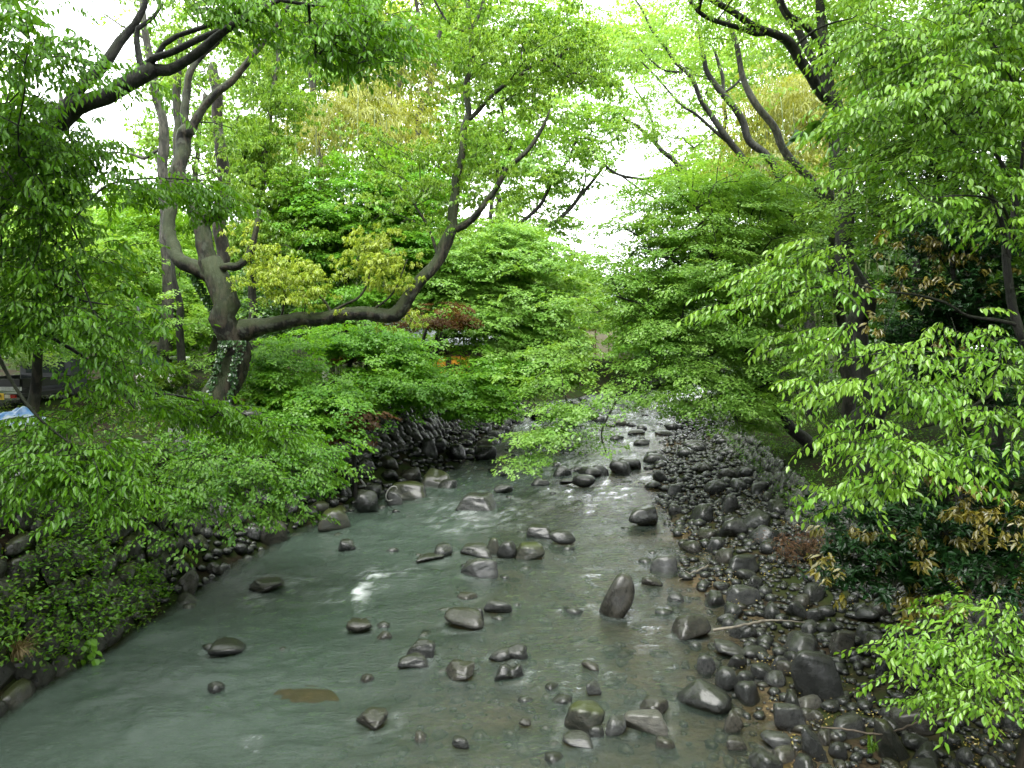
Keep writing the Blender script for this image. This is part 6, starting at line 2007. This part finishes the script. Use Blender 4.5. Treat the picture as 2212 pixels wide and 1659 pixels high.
mb.build('rear_window', plain('window_glass', (.02, .03, .03), .08), root)
for kx in (-.62, .62):
    for ky in (.55, 2.6):
        mb = MB()
        tube(mb, np.array([[kx - .07, ky, .27], [kx + .07, ky, .27]]), np.array([.27, .27]), 18)
        wb = mb.build('wheel', plain('tyre', (.015, .015, .015), .8), root, True)
        mb = MB()
        tube(mb, np.array([[kx - .08, ky, .27], [kx + .08, ky, .27]]), np.array([.15, .15]), 12)
        mb.build('rim', plain('rim_metal', (.4, .4, .4), .35, .8), wb, True)
for k, cc in ((-.55, (.30, .02, .015)), (.60, (.30, .02, .015)), (.45, (.55, .50, .40))):
    mb = MB()
    box(mb, (k, -.03, zp), (.13, .05, .09))
    mb.build('tail_light', plain('lamp_lens', cc, .2), root)
mb = MB()
box(mb, (.20, -.05, zp), (.33, .02, .165))
npl = mb.build('number_plate', plain('plate_yellow', (.75, .48, .02), .45, 0, .08), root)
tx = bpy.data.curves.new('lettering', 'FONT')
tx.body = '3 44'
tx.size = 0.13
tx.extrude = 0.002
tx.align_x = 'CENTER'
tx.align_y = 'CENTER'
tmp = bpy.data.objects.new('tmp', tx)
COL.objects.link(tmp)
tx.materials.append(plain('plate_print', (.03, .03, .02), .5))
bpy.context.view_layer.update()
me_ = bpy.data.meshes.new_from_object(tmp.evaluated_get(bpy.context.evaluated_depsgraph_get()))
bpy.data.objects.remove(tmp)
to = link_obj('lettering', me_)
to.parent = npl
to.location = (.20, -.064, zp)
to.rotation_euler = (math.pi / 2, 0, 0)

# tree trunk in front of the truck
tree('tree', 'brown leaning trunk standing beside the truck and the blue tarp', (62, 18.2), [[(66, 920, 18.2, 13), (76, 860, 18.2, 12), (84, 800, 18.2, 10), (88, 740, 18.2, 9), (96, 660, 18.2, 7)]],
     [(110, 700, 90, 50, 18.2, 1, 24), (40, 720, 60, 40, 18.2, .8, 22)], 'maple', 'maple_left', 'bark_brown', seed=84, rmin=0.004, scale=1.1)
# blue tarp heap
b = at_ground(22, 17.2)
n = 26
gx, gy = np.meshgrid(np.linspace(-1, 1, n), np.linspace(-1, 1, n))
rr_ = np.sqrt(gx ** 2 + gy ** 2)
zz = 0.34 * np.exp(-(rr_ / .75) ** 2) + 0.22 * fbm(np.stack([gx.ravel() * 3, gy.ravel() * 3, 0 * gx.ravel()], 1), 70, 3).reshape(n, n) * np.clip(1.3 - rr_, 0, 1) + 0.03
zz = np.maximum(zz, 0.02)
v = np.stack([gx * .75, gy * .6, zz], -1).reshape(-1, 3)
i = np.arange(n - 1)[:, None] * n + np.arange(n - 1)[None, :]
mb = MB()
mb.add(v, np.stack([i, i + 1, i + n + 1, i + n], -1).reshape(-1, 4))
tm, t, o = mat('tarp_blue')
tc = N(t, 'ShaderNodeTexCoord')
cc = rgb(t, (.05, .16, .36), (.28, .34, .38), ramp(t, noise(t, 2.2, 3.0, tc.outputs['Object']), .45, .6))
p = N(t, 'ShaderNodeBsdfPrincipled')
p.inputs['Roughness'].default_value = .35
t.links.new(cc, p.inputs['Base Color'])
t.links.new(p.outputs[0], o.inputs['Surface'])
tag(mb.build('tarp', tm, None, True), 'crumpled blue and white tarp heaped at the left edge', 'tarp').location = b + np.array([0, 0, -.02])


# ------------------------------------------------------------------ buildings
def wood_house(name, label, b, wdt, dep, hw, hr, yaw, wallm, roofm, wins, doors=(), slats=0, glow=None):
    root = thing(name, label, 'house', b)
    root.rotation_euler = (0, 0, yaw)
    mb = MB()
    box(mb, (0, dep / 2, hw / 2 - .3), (wdt, dep, hw + .6))
    mb.add(np.array([(-wdt / 2, 0, hw), (-wdt / 2, dep, hw), (-wdt / 2, dep / 2, hw + hr * .9), (wdt / 2, 0, hw), (wdt / 2, dep, hw), (wdt / 2, dep / 2, hw + hr * .9)]), np.array([(0, 1, 2), (3, 5, 4)]))
    wl = mb.build('wall', wallm, root)
    mb = MB()
    e = .6
    for s in (-1, 1):
        yo = -e if s < 0 else dep + e
        zo = hw - e * hr / (dep / 2)
        v = np.array([(-wdt / 2 - e, yo, zo), (wdt / 2 + e, yo, zo), (wdt / 2 + e, dep / 2, hw + hr), (-wdt / 2 - e, dep / 2, hw + hr)])
        v = np.vstack([v, v + np.array([0, 0, .14])])
        mb.add(v, np.array([(0, 1, 2, 3), (4, 7, 6, 5), (0, 4, 5, 1), (1, 5, 6, 2), (2, 6, 7, 3), (3, 7, 4, 0)]))
    rf = mb.build('roof', roofm, root)
    mb = MB()
    tube(mb, np.array([[-wdt / 2 - e, dep / 2, hw + hr + .16], [wdt / 2 + e, dep / 2, hw + hr + .16]]), np.array([.16, .16]), 8)
    mb.build('ridge', roofm, rf, True)
    for (x, z, ww, wh) in wins:
        mb = MB()
        for (cx_, cz_, sx, sz) in ((x, z - wh / 2, ww + .12, .08), (x, z + wh / 2, ww + .12, .08), (x - ww / 2, z, .08, wh), (x + ww / 2, z, .08, wh), (x, z, .05, wh), (x, z, ww, .04)):
            box(mb, (cx_, -.05 - .004 * (sx < sz), cz_), (sx, .09, sz))
        wf = mb.build('window', frame_m, root)
        mb = MB()
        box(mb, (x, -.015, z), (ww - .02, .02, wh - .02))
        mb.build('pane', glow or glass_m, wf)
    for k in range(slats):
        mb = MB()
        box(mb, (-wdt / 2 + .15 + k * (wdt - .3) / max(1, slats - 1), -.09, hw * .33), (.12, .05, hw * .62))
        mb.build('slat', frame_m, root)
    return root


frame_m = plain('frame_wood', (.10, .055, .03), .6)
glass_m = plain('pane_glass', (.05, .06, .06), .08)
glow_m = plain('lit_window', (.85, .36, .04), .4, 0, .5, 2.5, emit=0.03)
pale_wall = plain('plaster_beige', (.42, .36, .28), .8, 0, .12, 3)
dark_wall = plain('dark_boards', (.05, .032, .02), .7, 0, .4, 3)
slate = plain('roof_grey_tiles', (.26, .28, .30), .4, 0, .2, 4)
b = at_ground(1010, 38)
b[2] = gz(b[0], b[1])
inn = wood_house('inn', 'dark wooden inn with orange lit lattice windows behind the left maples', b + np.array([-1.2, 0, -1.0]), 7, 6, 2.9, 1.6, 0.0, dark_wall, slate,
                 [(-0.35, 1.45, 1.0, 1.2), (0.85, 1.45, 1.0, 1.2)], glow=glow_m)
b = np.array([P(1300, 800, 72)[0], 72, 0])
b[2] = gz(b[0], b[1])
wood_house('riverside_house', 'pale riverside house with dark framed windows at the end of the river', b, 9, 7, 5.2, 2.4, -0.1, pale_wall, slate,
           [(-3.2, 3.4, 1.0, 1.5), (-1.4, 3.4, 1.2, 1.5), (.6, 3.4, 1.2, 1.5), (2.4, 3.4, 1.0, 1.5), (-1.4, 1.3, 1.2, 1.2), (1.6, 1.3, 1.2, 1.2)], slats=8)
b = np.array([P(1215, 800, 92)[0], 92, 0])
b[2] = gz(b[0], b[1])
wood_house('tiled_house', 'far house showing a pale grey sloping roof above the treetops of the bend', b, 9, 8, 6.2, 3.6, 0.35, pale_wall, plain('roof_pale_metal', (.55, .58, .60), .3, 0, .12, 4), [(-2, 4, 1.2, 1.4), (2, 4, 1.2, 1.4)])
lp0 = P(1210, 802, 56)
root = thing('lantern', 'small glowing lantern on a post beyond the far stone wall', 'lantern', (lp0[0], lp0[1], gz(lp0[0], lp0[1])))
zz = lp0[2] - root.location[2]
mb = MB()
tube(mb, np.array([[0, 0, 0], [0, 0, max(.4, zz - .12)]]), np.array([.05, .04]), 8)
mb.build('post', dark_wall, root, True)
mb = MB()
tube(mb, np.array([[0, 0, zz - .14], [0, 0, zz], [0, 0, zz + .14]]), np.array([.08, .15, .08]), 10)
mb.build('shade', plain('lantern_paper', (1.0, .55, .15), .6, 0, .1, 2, emit=1.6), root, True)
print('LEAVES', NLEAVES[0])
